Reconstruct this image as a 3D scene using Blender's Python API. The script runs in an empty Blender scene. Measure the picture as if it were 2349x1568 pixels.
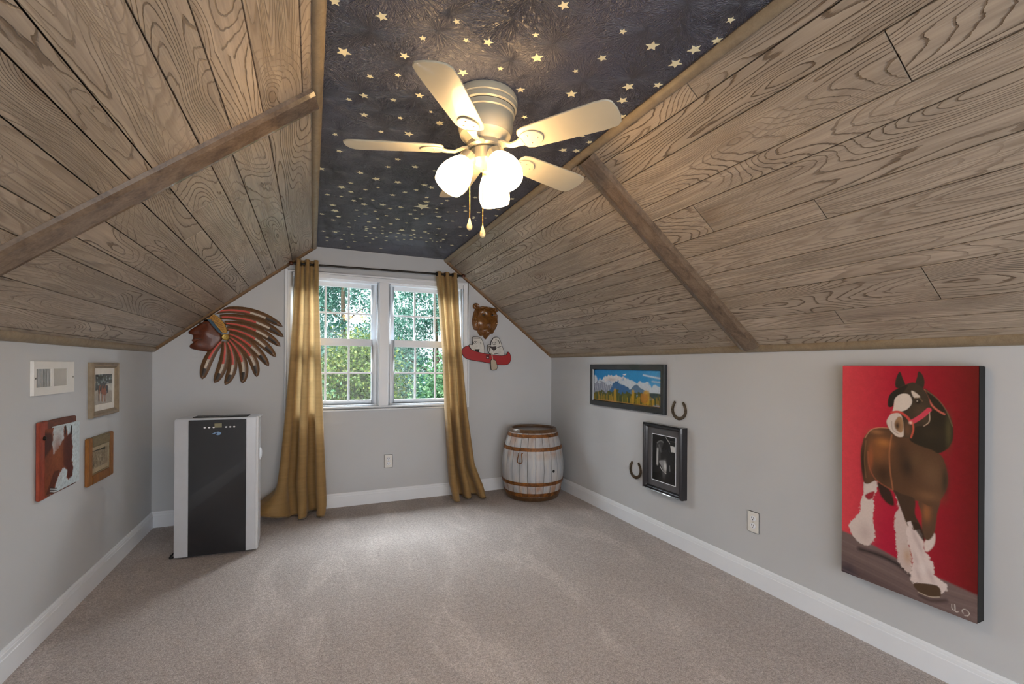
import bpy, bmesh, math, random
import numpy as np
from mathutils import Vector, Matrix

random.seed(7)
rng = np.random.default_rng(7)
S = bpy.context.scene
COL = S.collection
PI = math.pi

# ------------------------------------------------------------------ room survey
H = 1.2                                   # eye height of the camera
F_PX, YAW, CY, ROLL = 1046.4768, 0.4134, 837.851, -0.0063
D, XL, XR, ZK = 4.1066, -1.0675, 2.2398, 1.2969      # far wall, knee walls, knee height
XCL, XCR, ZC = 0.02, 1.1187, 2.1717                  # flat ceiling
YN = -1.75                                           # near end wall, behind the camera

# ------------------------------------------------------------------ camera
cd = bpy.data.cameras.new('camera')
cam = bpy.data.objects.new('camera', cd); COL.objects.link(cam)
cd.sensor_fit = 'HORIZONTAL'; cd.sensor_width = 36; cd.lens = F_PX * 36 / 2349
cd.shift_y = (CY - 784) / 2349
cd.clip_start = 0.02
_f = Vector((math.sin(YAW), math.cos(YAW), 0)); _u = Vector((0, 0, 1)); _r = _f.cross(_u)
_a = -ROLL
_r2 = _r * math.cos(_a) + _u * math.sin(_a); _u2 = _u * math.cos(_a) - _r * math.sin(_a)
cam.matrix_world = Matrix(((_r2.x, _u2.x, -_f.x, 0), (_r2.y, _u2.y, -_f.y, 0), (_r2.z, _u2.z, -_f.z, H), (0, 0, 0, 1)))
S.camera = cam

# ------------------------------------------------------------------ world, lights, exposure
S.view_settings.view_transform = 'Standard'; S.view_settings.look = 'None'
S.view_settings.gamma = 1; S.view_settings.use_curve_mapping = False
S.view_settings.exposure = 0.6
S.cycles.use_denoising = True
S.cycles.max_bounces = 7; S.cycles.diffuse_bounces = 4; S.cycles.glossy_bounces = 3; S.cycles.transparent_max_bounces = 8
S.cycles.use_adaptive_sampling = True; S.cycles.adaptive_threshold = 0.1; S.cycles.adaptive_min_samples = 10
S.cycles.sample_clamp_indirect = 6
W = bpy.data.worlds.new('sky'); S.world = W; W.use_nodes = True
_n = W.node_tree.nodes; _bg = _n['Background']
_sky = _n.new('ShaderNodeTexSky'); _sky.sky_type = 'HOSEK_WILKIE'
_sky.sun_direction = (-0.35, -0.55, 0.76); _sky.turbidity = 4; _sky.ground_albedo = 0.3
_mix = _n.new('ShaderNodeMixRGB'); _mix.inputs[0].default_value = 0.45; _mix.inputs[2].default_value = (0.82, 0.92, 1.0, 1)
W.node_tree.links.new(_sky.outputs[0], _mix.inputs[1])
W.node_tree.links.new(_mix.outputs[0], _bg.inputs[0]); _bg.inputs[1].default_value = 3.2

def lamp(name, kind, energy, color, loc, rot=(0, 0, 0), **kw):
    l = bpy.data.lights.new(name, kind); l.energy = energy; l.color = color
    for k, v in kw.items(): setattr(l, k, v)
    o = bpy.data.objects.new(name, l); COL.objects.link(o); o.location = loc; o.rotation_euler = rot
    return o
# sun from behind the house: lights the trees, never enters by the far window
lamp('sun', 'SUN', 4.2, (1, 0.95, 0.86), (0, 0, 20), (math.radians(48), 0, math.radians(-32)), angle=0.01)
# added neutral fill lamp behind the camera; the near wall has no opening
lamp('near_end_fill', 'AREA', 48, (0.97, 0.985, 1.0), (0.6, -1.6, 1.05), (math.radians(90), 0, 0), shape='RECTANGLE', size=3.0, size_y=1.7)
# sky light falling in through the far window
lamp('window_daylight', 'AREA', 310, (0.90, 0.955, 1.0), (0.57, D + 1.15, 2.75), (math.radians(-62), 0, 0), shape='RECTANGLE', size=2.6, size_y=1.2)

# ------------------------------------------------------------------ survey helpers: a photo pixel seen on a known plane -> room point
def ray(px, py):
    u, v = (px - 1174.5) / F_PX, (CY - py) / F_PX
    c, s = math.cos(-ROLL), math.sin(-ROLL); u, v = u * c - v * s, u * s + v * c
    c, s = math.cos(YAW), math.sin(YAW)
    return Vector((u * c + s, -u * s + c, v))
def hit(px, py, axis, val):
    d = ray(px, py); o = Vector((0, 0, H)); t = (val - o[axis]) / d[axis]
    return o + t * d
def onE(px, py, off=0): return hit(px, py, 1, D - off)
def onL(px, py, off=0): return hit(px, py, 0, XL + off)
def onR(px, py, off=0): return hit(px, py, 0, XR - off)
def onF(px, py, z=0): return hit(px, py, 2, z)
def onC(px, py, off=0): return hit(px, py, 2, ZC - off)

# ------------------------------------------------------------------ materials
def lin(c):
    if isinstance(c, str):
        c = c.lstrip('#'); c = [int(c[i:i+2], 16) / 255 for i in (0, 2, 4)]
    return tuple((x / 12.92 if x <= 0.04045 else ((x + 0.055) / 1.055) ** 2.4) for x in c)
class NT:
    def __init__(s, name):
        s.m = bpy.data.materials.new(name); s.m.use_nodes = True
        s.t = s.m.node_tree; s.b = s.t.nodes['Principled BSDF']; s.out = s.t.nodes['Material Output']
    def n(s, typ, **kw):
        o = s.t.nodes.new('ShaderNode' + typ)
        for k, v in kw.items(): setattr(o, k, v)
        return o
    def set(s, sock, v):
        if hasattr(v, 'outputs'): v = v.outputs[0]
        if isinstance(v, bpy.types.NodeSocket): s.t.links.new(v, sock)
        else:
            try: sock.default_value = v
            except Exception: sock.default_value = (*v, 1) if len(v) == 3 else v
    def math(s, op, a, b=None, c=None, clamp=False):
        o = s.n('Math', operation=op); o.use_clamp = clamp
        s.set(o.inputs[0], a)
        if b is not None: s.set(o.inputs[1], b)
        if c is not None: s.set(o.inputs[2], c)
        return o.outputs[0]
    def vmath(s, op, a, b=None, scale=None):
        o = s.n('VectorMath', operation=op); s.set(o.inputs[0], a)
        if b is not None: s.set(o.inputs[1], b)
        if scale is not None: s.set(o.inputs['Scale'], scale)
        return o.outputs[0]
    def noise(s, vec, scale=5, detail=2, rough=0.5, dist=0.0):
        o = s.n('TexNoise'); s.set(o.inputs['Vector'], vec); o.inputs['Scale'].default_value = scale
        o.inputs['Detail'].default_value = detail; o.inputs['Roughness'].default_value = rough; o.inputs['Distortion'].default_value = dist
        return o.outputs[0]
    def ramp(s, fac, stops, interp='LINEAR'):
        o = s.n('ValToRGB'); s.set(o.inputs[0], fac); cr = o.color_ramp; cr.interpolation = interp
        while len(cr.elements) < len(stops): cr.elements.new(0.5)
        for e, (p, c) in zip(cr.elements, stops):
            e.position = p; e.color = (*c, 1) if len(c) == 3 else c
        return o.outputs[0]
    def mix(s, fac, a, b, mode='MIX'):
        o = s.n('MixRGB', blend_type=mode); s.set(o.inputs[0], fac); s.set(o.inputs[1], a); s.set(o.inputs[2], b)
        return o.outputs[0]
    def bump(s, h, strength=0.3, dist=0.002):
        o = s.n('Bump'); o.inputs['Strength'].default_value = strength; o.inputs['Distance'].default_value = dist
        s.set(o.inputs['Height'], h); s.set(s.b.inputs['Normal'], o.outputs[0]); return o
    def coord(s, which='Object'): return s.n('TexCoord').outputs[which]
    def mapv(s, vec, scale=(1, 1, 1), loc=(0, 0, 0), rot=(0, 0, 0)):
        o = s.n('Mapping'); s.set(o.inputs[0], vec); o.inputs['Scale'].default_value = scale
        o.inputs['Location'].default_value = loc; o.inputs['Rotation'].default_value = rot
        return o.outputs[0]
def BW(x): return (x, x, x)
MATS = {}
def mat(name, col, rough=0.5, metal=0.0, var=0.06, scale=18, bump=0.0, bscale=150, spec=0.5, stretch=(1, 1, 1), coat=0.0, emit=None):
    """plain painted / metal / plastic surface with faint procedural mottling"""
    if name in MATS: return MATS[name]
    t = NT(name); c = lin(col); v = t.mapv(t.coord(), stretch)
    n = t.noise(v, scale, 3)
    lo = tuple(x * (1 - var) for x in c); hi = tuple(min(1, x * (1 + var)) for x in c)
    t.set(t.b.inputs['Base Color'], t.ramp(n, [(0.3, lo), (0.7, hi)]))
    t.b.inputs['Roughness'].default_value = rough; t.b.inputs['Metallic'].default_value = metal
    t.b.inputs['Specular IOR Level'].default_value = spec; t.b.inputs['Coat Weight'].default_value = coat
    if bump: t.bump(t.noise(v, bscale, 2), bump, 0.001)
    if emit:
        t.b.inputs['Emission Color'].default_value = (*lin(emit[0]), 1); t.b.inputs['Emission Strength'].default_value = emit[1]
    MATS[name] = t.m; return t.m

def m_plank():
    t = NT('plank_wood'); o = t.coord(); info = t.n('ObjectInfo')
    off = t.vmath('SCALE', (37.0, 91.0, 13.0), scale=info.outputs['Random'])
    p = t.vmath('ADD', o, off)
    warp = t.noise(t.mapv(p, (2.2, 9, 1)), 1, 2)
    # knots: sparse soft bumps added to the ring field
    vo = t.n('TexVoronoi', feature='F1'); t.set(vo.inputs['Vector'], t.mapv(p, (2.3, 7.5, 1))); vo.inputs['Scale'].default_value = 1.0
    vo.inputs['Randomness'].default_value = 1.0
    kn = t.math('MULTIPLY', vo.outputs['Distance'], 3.4); kn = t.math('POWER', 2.718, t.math('MULTIPLY', t.math('MULTIPLY', kn, kn), -1.0))
    sc = t.n('SeparateColor'); t.set(sc.inputs[0], vo.outputs['Color']); sel = t.math('GREATER_THAN', sc.outputs[0], 0.55)
    kn = t.math('MULTIPLY', kn, sel)
    fld = t.noise(t.mapv(p, (0.8, 5.2, 1)), 1, 1.2, 0.45, 0.25)
    f = t.math('ADD', t.math('MULTIPLY', fld, 44.0), t.math('MULTIPLY', kn, 6.0))
    f = t.math('ADD', f, t.math('MULTIPLY', warp, 1.1))
    f = t.math('ADD', f, t.math('MULTIPLY', t.noise(t.mapv(p, (14, 70, 1)), 1, 2, 0.6), 0.55))
    fr = t.math('FRACT', f)
    line = t.ramp(fr, [(0.0, BW(0.0)), (0.07, BW(0.0)), (0.15, BW(0.8)), (0.4, BW(1)), (0.95, BW(1.0)), (1.0, BW(0.0))])
    patch = t.ramp(t.noise(t.mapv(p, (1.0, 3.5, 1), (5, 3, 1)), 1, 2), [(0.38, BW(0.05)), (0.62, BW(1.0))])
    fine = t.noise(t.mapv(p, (6, 230, 1)), 1, 3, 0.6)
    fine2 = t.noise(t.mapv(p, (2.5, 55, 1)), 1, 2, 0.6)
    base = t.ramp(t.math('ADD', t.math('MULTIPLY', fine2, 0.65), t.math('MULTIPLY', fine, 0.35)),
                  [(0.25, lin('#94877a')), (0.5, lin('#b0a190')), (0.78, lin('#c5b7a6'))])
    tone = t.ramp(info.outputs['Random'], [(0, BW(0.80)), (0.35, BW(1.0)), (0.7, BW(0.88)), (1, BW(1.1))])
    base = t.mix(1.0, base, tone, 'MULTIPLY')
    blotch = t.ramp(t.noise(t.mapv(p, (1.6, 3.2, 1), (1, 8, 2)), 1.4, 2), [(0.3, BW(0.84)), (0.7, BW(1.08))])
    base = t.mix(1.0, base, blotch, 'MULTIPLY')
    dk = t.math('MULTIPLY', t.math('SUBTRACT', 1.0, line), t.math('MULTIPLY', patch, 0.78))
    fld2 = t.noise(t.mapv(p, (0.55, 10, 1), (3, 7, 0)), 1, 1.5, 0.5, 0.3)
    line2 = t.ramp(t.math('FRACT', t.math('MULTIPLY', fld2, 36.0)), [(0.0, BW(1.0)), (0.12, BW(1.0)), (0.4, BW(0.1)), (0.9, BW(0.0)), (1.0, BW(1.0))])
    dk = t.math('MAXIMUM', dk, t.math('MULTIPLY', line2, t.math('MULTIPLY', t.math('SUBTRACT', 1.0, patch), 0.42)))
    colr = t.mix(dk, base, lin('#54412f'))
    kcol = t.math('MULTIPLY', t.math('POWER', kn, 3.0), 0.55)
    colr = t.mix(kcol, colr, lin('#715b46'))
    t.set(t.b.inputs['Base Color'], colr)
    t.b.inputs['Roughness'].default_value = 0.40; t.b.inputs['Specular IOR Level'].default_value = 0.5
    h = t.math('SUBTRACT', t.math('MULTIPLY', fine, 0.16), t.math('MULTIPLY', dk, 1.25))
    t.bump(h, 0.9, 0.0028)
    return t.m

def m_ceiling():
    t = NT('navy_stomped_plaster'); o = t.coord()
    vo = t.n('TexVoronoi', feature='F1'); t.set(vo.inputs['Vector'], o); vo.inputs['Scale'].default_value = 5.2
    d = t.vmath('SUBTRACT', o, vo.outputs['Position'])
    sx = t.n('SeparateXYZ'); t.set(sx.inputs[0], d)
    ang = t.math('ARCTAN2', sx.outputs[1], sx.outputs[0])
    r = t.math('MULTIPLY', vo.outputs['Distance'], 1.0)
    cx = t.n('CombineXYZ'); t.set(cx.inputs[0], t.math('MULTIPLY', ang, 5.0)); t.set(cx.inputs[1], t.math('MULTIPLY', r, 3.0))
    sc = t.n('SeparateColor'); t.set(sc.inputs[0], vo.outputs['Color']); t.set(cx.inputs[2], t.math('MULTIPLY', sc.outputs[0], 40))
    rad = t.noise(cx.outputs[0], 1.6, 2, 0.6, 0.9)
    rad = t.ramp(rad, [(0.40, BW(0)), (0.52, BW(1.0)), (0.60, BW(0.3)), (0.8, BW(0.1))])
    crk = t.noise(o, 55, 3, 0.6, 1.6)
    crk = t.ramp(crk, [(0.42, BW(0)), (0.5, BW(1)), (0.58, BW(0.2))])
    msk = t.ramp(t.noise(o, 2.6, 2), [(0.38, BW(0.15)), (0.6, BW(1))])
    hh = t.math('MULTIPLY', t.math('ADD', t.math('MULTIPLY', rad, 1.0), t.math('MULTIPLY', crk, 0.45)), msk)
    t.bump(hh, 1.0, 0.009)
    t.set(t.b.inputs['Base Color'], t.ramp(t.noise(o, 3, 3), [(0.3, lin('#3d3f52')), (0.7, lin('#494c61'))]))
    t.b.inputs['Roughness'].default_value = 0.46; t.b.inputs['Specular IOR Level'].default_value = 1.0
    return t.m

def m_wall():
    t = NT('grey_wall_paint'); o = t.coord()
    t.set(t.b.inputs['Base Color'], t.ramp(t.noise(o, 1.3, 2), [(0.3, lin('#c5c8cc')), (0.7, lin('#cacdd1'))]))
    t.b.inputs['Roughness'].default_value = 0.75; t.b.inputs['Specular IOR Level'].default_value = 0.25
    t.bump(t.noise(o, 160, 3), 0.06, 0.001)
    return t.m

def m_carpet():
    t = NT('taupe_carpet'); o = t.coord()
    vo = t.n('TexVoronoi', feature='F1'); t.set(vo.inputs['Vector'], o)
    vo.inputs['Scale'].default_value = 150
    tuft = t.ramp(vo.outputs['Distance'], [(0.05, BW(1.0)), (0.65, BW(0.12))])
    f = t.noise(o, 240, 3, 0.7)
    f2 = t.noise(o, 60, 3, 0.7)
    mixn = t.math('ADD', t.math('MULTIPLY', f, 0.55), t.math('MULTIPLY', f2, 0.45))
    base = t.ramp(mixn, [(0.30, lin('#9a8e89')), (0.5, lin('#cbc1bd')), (0.70, lin('#e8e1de'))])
    base = t.mix(0.75, base, t.ramp(tuft, [(0.0, BW(0.62)), (0.5, BW(1.0))]), 'MULTIPLY')
    # brushed pile: streaks where the nap was pushed over
    st = t.noise(t.mapv(o, (1.5, 0.6, 1), rot=(0, 0, 0.25)), 2.4, 3, 0.55, 0.8)
    st = t.ramp(st, [(0.35, BW(0.93)), (0.55, BW(1.0)), (0.63, BW(1.15)), (0.69, BW(1.02))])
    base = t.mix(1.0, base, st, 'MULTIPLY')
    t.set(t.b.inputs['Base Color'], base)
    t.b.inputs['Roughness'].default_value = 0.95; t.b.inputs['Specular IOR Level'].default_value = 0.1
    t.b.inputs['Sheen Weight'].default_value = 0.15
    t.bump(t.math('ADD', t.math('MULTIPLY', tuft, 0.6), f), 0.9, 0.006)
    return t.m

def m_wood(name, a, b, along=(1, 1, 12), scale=6, rough=0.5, coat=0.0, bump=0.2):
    t = NT(name); o = t.coord()
    p = t.mapv(o, along); n = t.noise(p, scale, 4, 0.6, 0.6)
    n2 = t.noise(p, scale * 7, 2)
    t.set(t.b.inputs['Base Color'], t.ramp(t.math('ADD', t.math('MULTIPLY', n, 0.7), t.math('MULTIPLY', n2, 0.3)), [(0.32, lin(a)), (0.68, lin(b))]))
    t.b.inputs['Roughness'].default_value = rough; t.b.inputs['Coat Weight'].default_value = coat
    t.bump(n2, bump, 0.001); return t.m

def m_curtain():
    t = NT('golden_curtain_cloth'); o = t.coord()
    n = t.noise(t.mapv(o, (140, 140, 420)), 1, 2); s = t.noise(t.mapv(o, (3, 3, 55)), 1, 3)
    c = t.ramp(t.math('ADD', t.math('MULTIPLY', n, 0.35), t.math('MULTIPLY', s, 0.65)), [(0.3, lin('#9c7b45')), (0.7, lin('#bd9d68'))])
    t.set(t.b.inputs['Base Color'], c); t.b.inputs['Roughness'].default_value = 0.6; t.b.inputs['Sheen Weight'].default_value = 0.3
    t.bump(n, 0.15, 0.001)
    tr = t.n('BsdfTranslucent'); t.set(tr.inputs[0], t.mix(0.7, c, lin('#fff0d2')))
    mx = t.n('MixShader'); mx.inputs[0].default_value = 0.45
    t.t.links.new(t.b.outputs[0], mx.inputs[1]); t.t.links.new(tr.outputs[0], mx.inputs[2]); t.t.links.new(mx.outputs[0], t.out.inputs[0])
    return t.m

def m_glass():
    t = NT('window_glass'); tr = t.n('BsdfTransparent'); tr.inputs[0].default_value = (0.97, 0.985, 0.98, 1)
    gl = t.n('BsdfGlossy'); gl.inputs['Roughness'].default_value = 0.03
    t.set(gl.inputs[0], t.ramp(t.noise(t.coord(), 2, 1), [(0, BW(0.9)), (1, BW(1))]))
    mx = t.n('MixShader'); mx.inputs[0].default_value = 0.014
    t.t.links.new(tr.outputs[0], mx.inputs[1]); t.t.links.new(gl.outputs[0], mx.inputs[2]); t.t.links.new(mx.outputs[0], t.out.inputs[0])
    return t.m

def m_leaf(name, a, b, c):
    t = NT(name); o = t.coord()
    n = t.noise(o, 2.2, 3, 0.7); n2 = t.noise(o, 21, 2)
    cc = t.ramp(t.math('ADD', t.math('MULTIPLY', n, 0.45), t.math('MULTIPLY', n2, 0.55)), [(0.34, lin(a)), (0.5, lin(b)), (0.66, lin(c))])
    t.set(t.b.inputs['Base Color'], cc); t.b.inputs['Roughness'].default_value = 0.35
    t.b.inputs['Specular IOR Level'].default_value = 0.6
    tr = t.n('BsdfTranslucent'); t.set(tr.inputs[0], cc)
    mx = t.n('MixShader'); mx.inputs[0].default_value = 0.3
    t.t.links.new(t.b.outputs[0], mx.inputs[1]); t.t.links.new(tr.outputs[0], mx.inputs[2]); t.t.links.new(mx.outputs[0], t.out.inputs[0])
    return t.m

def m_paint(name='painted_print', rough=0.5, coat=0.0, bump=0.08, bscale=900):
    t = NT(name); a = t.n('VertexColor'); a.layer_name = 'paint'
    n = t.noise(t.coord(), bscale, 2)
    t.set(t.b.inputs['Base Color'], t.mix(0.12, a.outputs[0], t.ramp(n, [(0.3, BW(0.35)), (0.7, BW(0.75))]), 'OVERLAY'))
    t.b.inputs['Roughness'].default_value = rough; t.b.inputs['Coat Weight'].default_value = coat
    t.b.inputs['Specular IOR Level'].default_value = 0.25
    t.bump(n, bump, 0.0008); return t.m

def m_stave():
    t = NT('whitewashed_stave'); o = t.coord(); g = t.n('NewGeometry'); info = t.n('ObjectInfo')
    p = t.vmath('ADD', o, t.vmath('SCALE', (9.0, 5.0, 0.0), scale=info.outputs['Random']))
    n = t.noise(t.mapv(p, (30, 30, 4)), 1, 3, 0.6)
    base = t.ramp(n, [(0.25, lin('#9ea1a7')), (0.5, lin('#b7b9bd')), (0.75, lin('#c8c4bd'))])
    sp = t.n('SeparateXYZ'); t.set(sp.inputs[0], o)
    # rust run-off beneath the hoops
    rust = t.noise(t.mapv(p, (14, 14, 3)), 1, 3)
    band = t.ramp(sp.outputs[2], [(0.0, BW(0.95)), (0.12, BW(0.7)), (0.2, BW(0.1)), (0.36, BW(0.0)), (0.42, BW(0.55)), (0.45, BW(0.1)), (0.53, BW(0.5)), (0.6, BW(0.6))])
    fac = t.math('MULTIPLY', band, t.ramp(rust, [(0.4, BW(0.05)), (0.65, BW(1))]))
    c = t.mix(fac, base, lin('#a5713f'))
    kn = t.noise(p, 60, 1); c = t.mix(t.ramp(kn, [(0.80, BW(0)), (0.84, BW(0.8))]), c, lin('#3a2a1c'))
    t.set(t.b.inputs['Base Color'], c); t.b.inputs['Roughness'].default_value = 0.45
    t.bump(n, 0.25, 0.002); return t.m

def m_rust(name='rusty_iron'):
    t = NT(name); o = t.coord(); n = t.noise(o, 26, 4, 0.7)
    t.set(t.b.inputs['Base Color'], t.ramp(n, [(0.3, lin('#4a2f1b')), (0.5, lin('#7d4f27')), (0.68, lin('#a86a2c'))]))
    t.b.inputs['Metallic'].default_value = 0.35; t.b.inputs['Roughness'].default_value = 0.5; t.bump(n, 0.35, 0.002); return t.m

PLANK = m_plank(); CEIL = m_ceiling(); WALL = m_wall(); CARPET = m_carpet(); CLOTH = m_curtain(); GLASS = m_glass()
WHITE = mat('white_trim_paint', '#ebf0f7', 0.35, var=0.02, scale=4)
TRIM = m_wood('tan_wood_trim', '#7d6d58', '#988870', (4, 4, 4), 8, 0.45)
TRIM_DARK = m_wood('brown_wood_trim', '#6b4f33', '#8a6a45', (4, 4, 4), 8, 0.5)
BATTEN = m_wood('stained_batten', '#4f4034', '#7a6856', (3, 6, 3), 5, 0.26, 0.35)
BACKING = mat('dark_backing', '#2a2018', 0.9)
PAINT = m_paint(); PAINTGLOSS = m_paint('glazed_print', 0.25, 0.3, 0.0)
RUST = m_rust(); STAVE = m_stave()

# ------------------------------------------------------------------ mesh builder
class MB:
    def __init__(s): s.v = []; s.f = []
    def add(s, vs, fs):
        k = len(s.v); s.v += [tuple(p) for p in vs]; s.f += [tuple(i + k for i in f) for f in fs]; return s
    def box(s, x0, y0, z0, x1, y1, z1):
        return s.add([(x0,y0,z0),(x1,y0,z0),(x1,y1,z0),(x0,y1,z0),(x0,y0,z1),(x1,y0,z1),(x1,y1,z1),(x0,y1,z1)],
                     [(0,3,2,1),(4,5,6,7),(0,1,5,4),(1,2,6,5),(2,3,7,6),(3,0,4,7)])
    def prism(s, poly, c0, c1):
        """outline (right, up) on a wall, from depth c0 to c1 out of the wall (local -y)"""
        n = len(poly); a = sum(poly[i][0]*poly[(i+1)%n][1]-poly[(i+1)%n][0]*poly[i][1] for i in range(n))
        if a < 0: poly = poly[::-1]
        return s.add([(p[0], -c1, p[1]) for p in poly] + [(p[0], -c0, p[1]) for p in poly],
                     [tuple(range(n)), tuple(range(2*n-1, n-1, -1))] + [(i, n+i, n+(i+1)%n, (i+1)%n) for i in range(n)])
    def prismz(s, poly, z0, z1):
        n = len(poly); a = sum(poly[i][0]*poly[(i+1)%n][1]-poly[(i+1)%n][0]*poly[i][1] for i in range(n))
        if a < 0: poly = poly[::-1]
        return s.add([(p[0], p[1], z0) for p in poly] + [(p[0], p[1], z1) for p in poly],
                     [tuple(range(n-1, -1, -1)), tuple(range(n, 2*n))] + [(i, (i+1)%n, n+(i+1)%n, n+i) for i in range(n)])
    def extrude(s, prof, fn, t0, t1):
        """closed 2-D profile swept straight from t0 to t1; fn(p, q, t) -> point"""
        n = len(prof)
        s.add([fn(p, q, t0) for p, q in prof] + [fn(p, q, t1) for p, q in prof],
              [tuple(range(n)), tuple(range(2*n-1, n-1, -1))] + [(i, n+i, n+(i+1)%n, (i+1)%n) for i in range(n)])
        return s
    def tube(s, pts, r, seg=8, cap=True):
        pts = [Vector(p) for p in pts]; n = len(pts); rs = r if isinstance(r, (list, tuple)) else [r]*n
        vs = []; fs = []; up = None
        for i, p in enumerate(pts):
            d = (pts[min(i+1, n-1)] - pts[max(i-1, 0)]).normalized()
            if up is None: up = d.orthogonal().normalized()
            up = (up - d*up.dot(d)).normalized(); sd = d.cross(up)
            for k in range(seg):
                a = 2*PI*k/seg; vs.append(p + (up*math.cos(a) + sd*math.sin(a))*rs[i])
        for i in range(n-1):
            for k in range(seg):
                fs.append((i*seg+k, i*seg+(k+1)%seg, (i+1)*seg+(k+1)%seg, (i+1)*seg+k))
        if cap: fs += [tuple(range(seg-1, -1, -1)), tuple(range((n-1)*seg, n*seg))]
        return s.add(vs, fs)
    def lathe(s, prof, seg=32, m=None, a0=0, a1=2*PI):
        full = abs(a1-a0-2*PI) < 1e-6; k = seg if full else seg+1; vs = []; fs = []
        for r, z in prof:
            for j in range(k):
                a = a0 + (a1-a0)*j/seg; vs.append(Vector((r*math.cos(a), r*math.sin(a), z)))
        for i in range(len(prof)-1):
            for j in range(seg):
                j2 = (j+1) % k
                fs.append((i*k+j, i*k+j2, (i+1)*k+j2, (i+1)*k+j))
        if m is not None: vs = [m @ v for v in vs]
        return s.add(vs, fs)
    def grid(s, fn, nu, nv, closed_u=False):
        vs = [fn(i/nu, j/nv) for j in range(nv+1) for i in range(nu+1)]
        fs = [(j*(nu+1)+i, j*(nu+1)+i+1, (j+1)*(nu+1)+i+1, (j+1)*(nu+1)+i) for j in range(nv) for i in range(nu)]
        return s.add(vs, fs)
    def ball(s, c, r, seg=14, rings=8):
        if not isinstance(r, (list, tuple)): r = (r, r, r)
        vs = []; fs = []
        for i in range(rings+1):
            t = PI*i/rings
            for j in range(seg):
                a = 2*PI*j/seg; vs.append((c[0]+r[0]*math.sin(t)*math.cos(a), c[1]+r[1]*math.sin(t)*math.sin(a), c[2]+r[2]*math.cos(t)))
        for i in range(rings):
            for j in range(seg): fs.append((i*seg+j, (i+1)*seg+j, (i+1)*seg+(j+1)%seg, i*seg+(j+1)%seg))
        return s.add(vs, fs)
    def build(s, name, m, parent=None, smooth=False, bevel=0, segs=2, ang=35, loc=None, solid=0):
        me = bpy.data.meshes.new(name); me.from_pydata(s.v, [], s.f); me.update()
        bm = bmesh.new(); bm.from_mesh(me)
        if solid == 0:
            bmesh.ops.remove_doubles(bm, verts=bm.verts, dist=1e-6)
            bmesh.ops.recalc_face_normals(bm, faces=bm.faces)
        if bevel:
            es = [e for e in bm.edges if len(e.link_faces) == 2 and e.calc_face_angle(0) > 0.5]
            bmesh.ops.bevel(bm, geom=es, offset=bevel, segments=segs, affect='EDGES', clamp_overlap=True)
        bm.to_mesh(me); bm.free()
        if smooth or bevel:
            me.shade_smooth(); me.set_sharp_from_angle(angle=math.radians(ang))
        if m is not None: me.materials.append(m)
        o = bpy.data.objects.new(name, me); COL.objects.link(o)
        if parent is not None: o.parent = parent
        if loc is not None: o.location = loc
        return o
def tag(o, label=None, cat=None, group=None, kind=None):
    if label: o['label'] = label
    if cat: o['category'] = cat
    if group: o['group'] = group
    if kind: o['kind'] = kind
    return o
def thing(name, loc, rz=0, label=None, cat=None, group=None, kind=None):
    o = bpy.data.objects.new(name, None); COL.objects.link(o); o.location = loc; o.rotation_euler = (0, 0, rz)
    o.empty_display_size = 0.05
    return tag(o, label, cat, group, kind)
def st(o, label=None):
    o['kind'] = 'structure'
    if label: o['label'] = label
    return o
RZ = {'E': 0, 'L': PI/2, 'R': -PI/2}
ON = {'E': onE, 'L': onL, 'R': onR}
def wall_thing(name, side, px, label, cat, group=None, off=0.0):
    """Empty on a wall: local x = right along the wall, z = up, -y = out into the room"""
    p = ON[side](*px, off)
    return thing(name, p, RZ[side], label, cat, group)
def conv(root, side, off=0.0, s=1.0, ox=0.0, oy=0.0):
    """measured picture point -> (right, up) in the wall thing's own frame"""
    def f(x, y):
        p = ON[side](ox + x*s, oy + y*s, off) - root.location
        c, sn = math.cos(root.rotation_euler.z), math.sin(root.rotation_euler.z)
        return (p.x*c + p.y*sn, p.z)
    return f
def crom(pts, n=5, closed=True):
    P = [np.array(p, float) for p in pts]; out = []; N = len(P)
    rngi = range(N) if closed else range(N-1)
    for i in rngi:
        p0, p1, p2, p3 = (P[(i-1) % N], P[i], P[(i+1) % N], P[(i+2) % N]) if closed else (P[max(i-1, 0)], P[i], P[i+1], P[min(i+2, N-1)])
        for k in range(n):
            t = k/n
            out.append(tuple(0.5*((2*p1)+(-p0+p2)*t+(2*p0-5*p1+4*p2-p3)*t*t+(-p0+3*p1-3*p2+p3)*t**3)))
    if not closed: out.append(tuple(P[-1]))
    return out

# ------------------------------------------------------------------ room shell
T = 0.14
st(MB().box(XL-0.4, YN-0.2, -0.12, XR+0.4, D+0.2, 0).build('floor', CARPET), 'taupe carpeted floor with brushed pile')
st(MB().box(XL-T, YN-T, 0, XL, D+T, ZK+0.06).build('wall_left', WALL), 'light grey knee wall on the left')
st(MB().box(XR, YN-T, 0, XR+T, D+T, ZK+0.06).build('wall_right', WALL), 'light grey knee wall on the right')
WX0, WX1, WZ0, WZ1 = -0.165, 1.315, 0.835, 1.935           # window opening
b = MB()
b.box(XL-T, D, 0, WX0, D+T, 2.4).box(WX1, D, 0, XR+T, D+T, 2.4).box(WX0, D, 0, WX1, D+T, WZ0).box(WX0, D, WZ1, WX1, D+T, 2.4)
st(b.build('wall_far', WALL), 'light grey gable wall with the window')
st(MB().box(XL-T, YN-T, 0, XR+T, YN, 2.4).build('wall_near', WALL), 'light grey wall at the near end')
st(MB().box(XCL-0.05, YN-T, ZC, XCR+0.05, D+T, ZC+0.1).build('ceiling', CEIL), 'dark navy textured flat ceiling')

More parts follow.
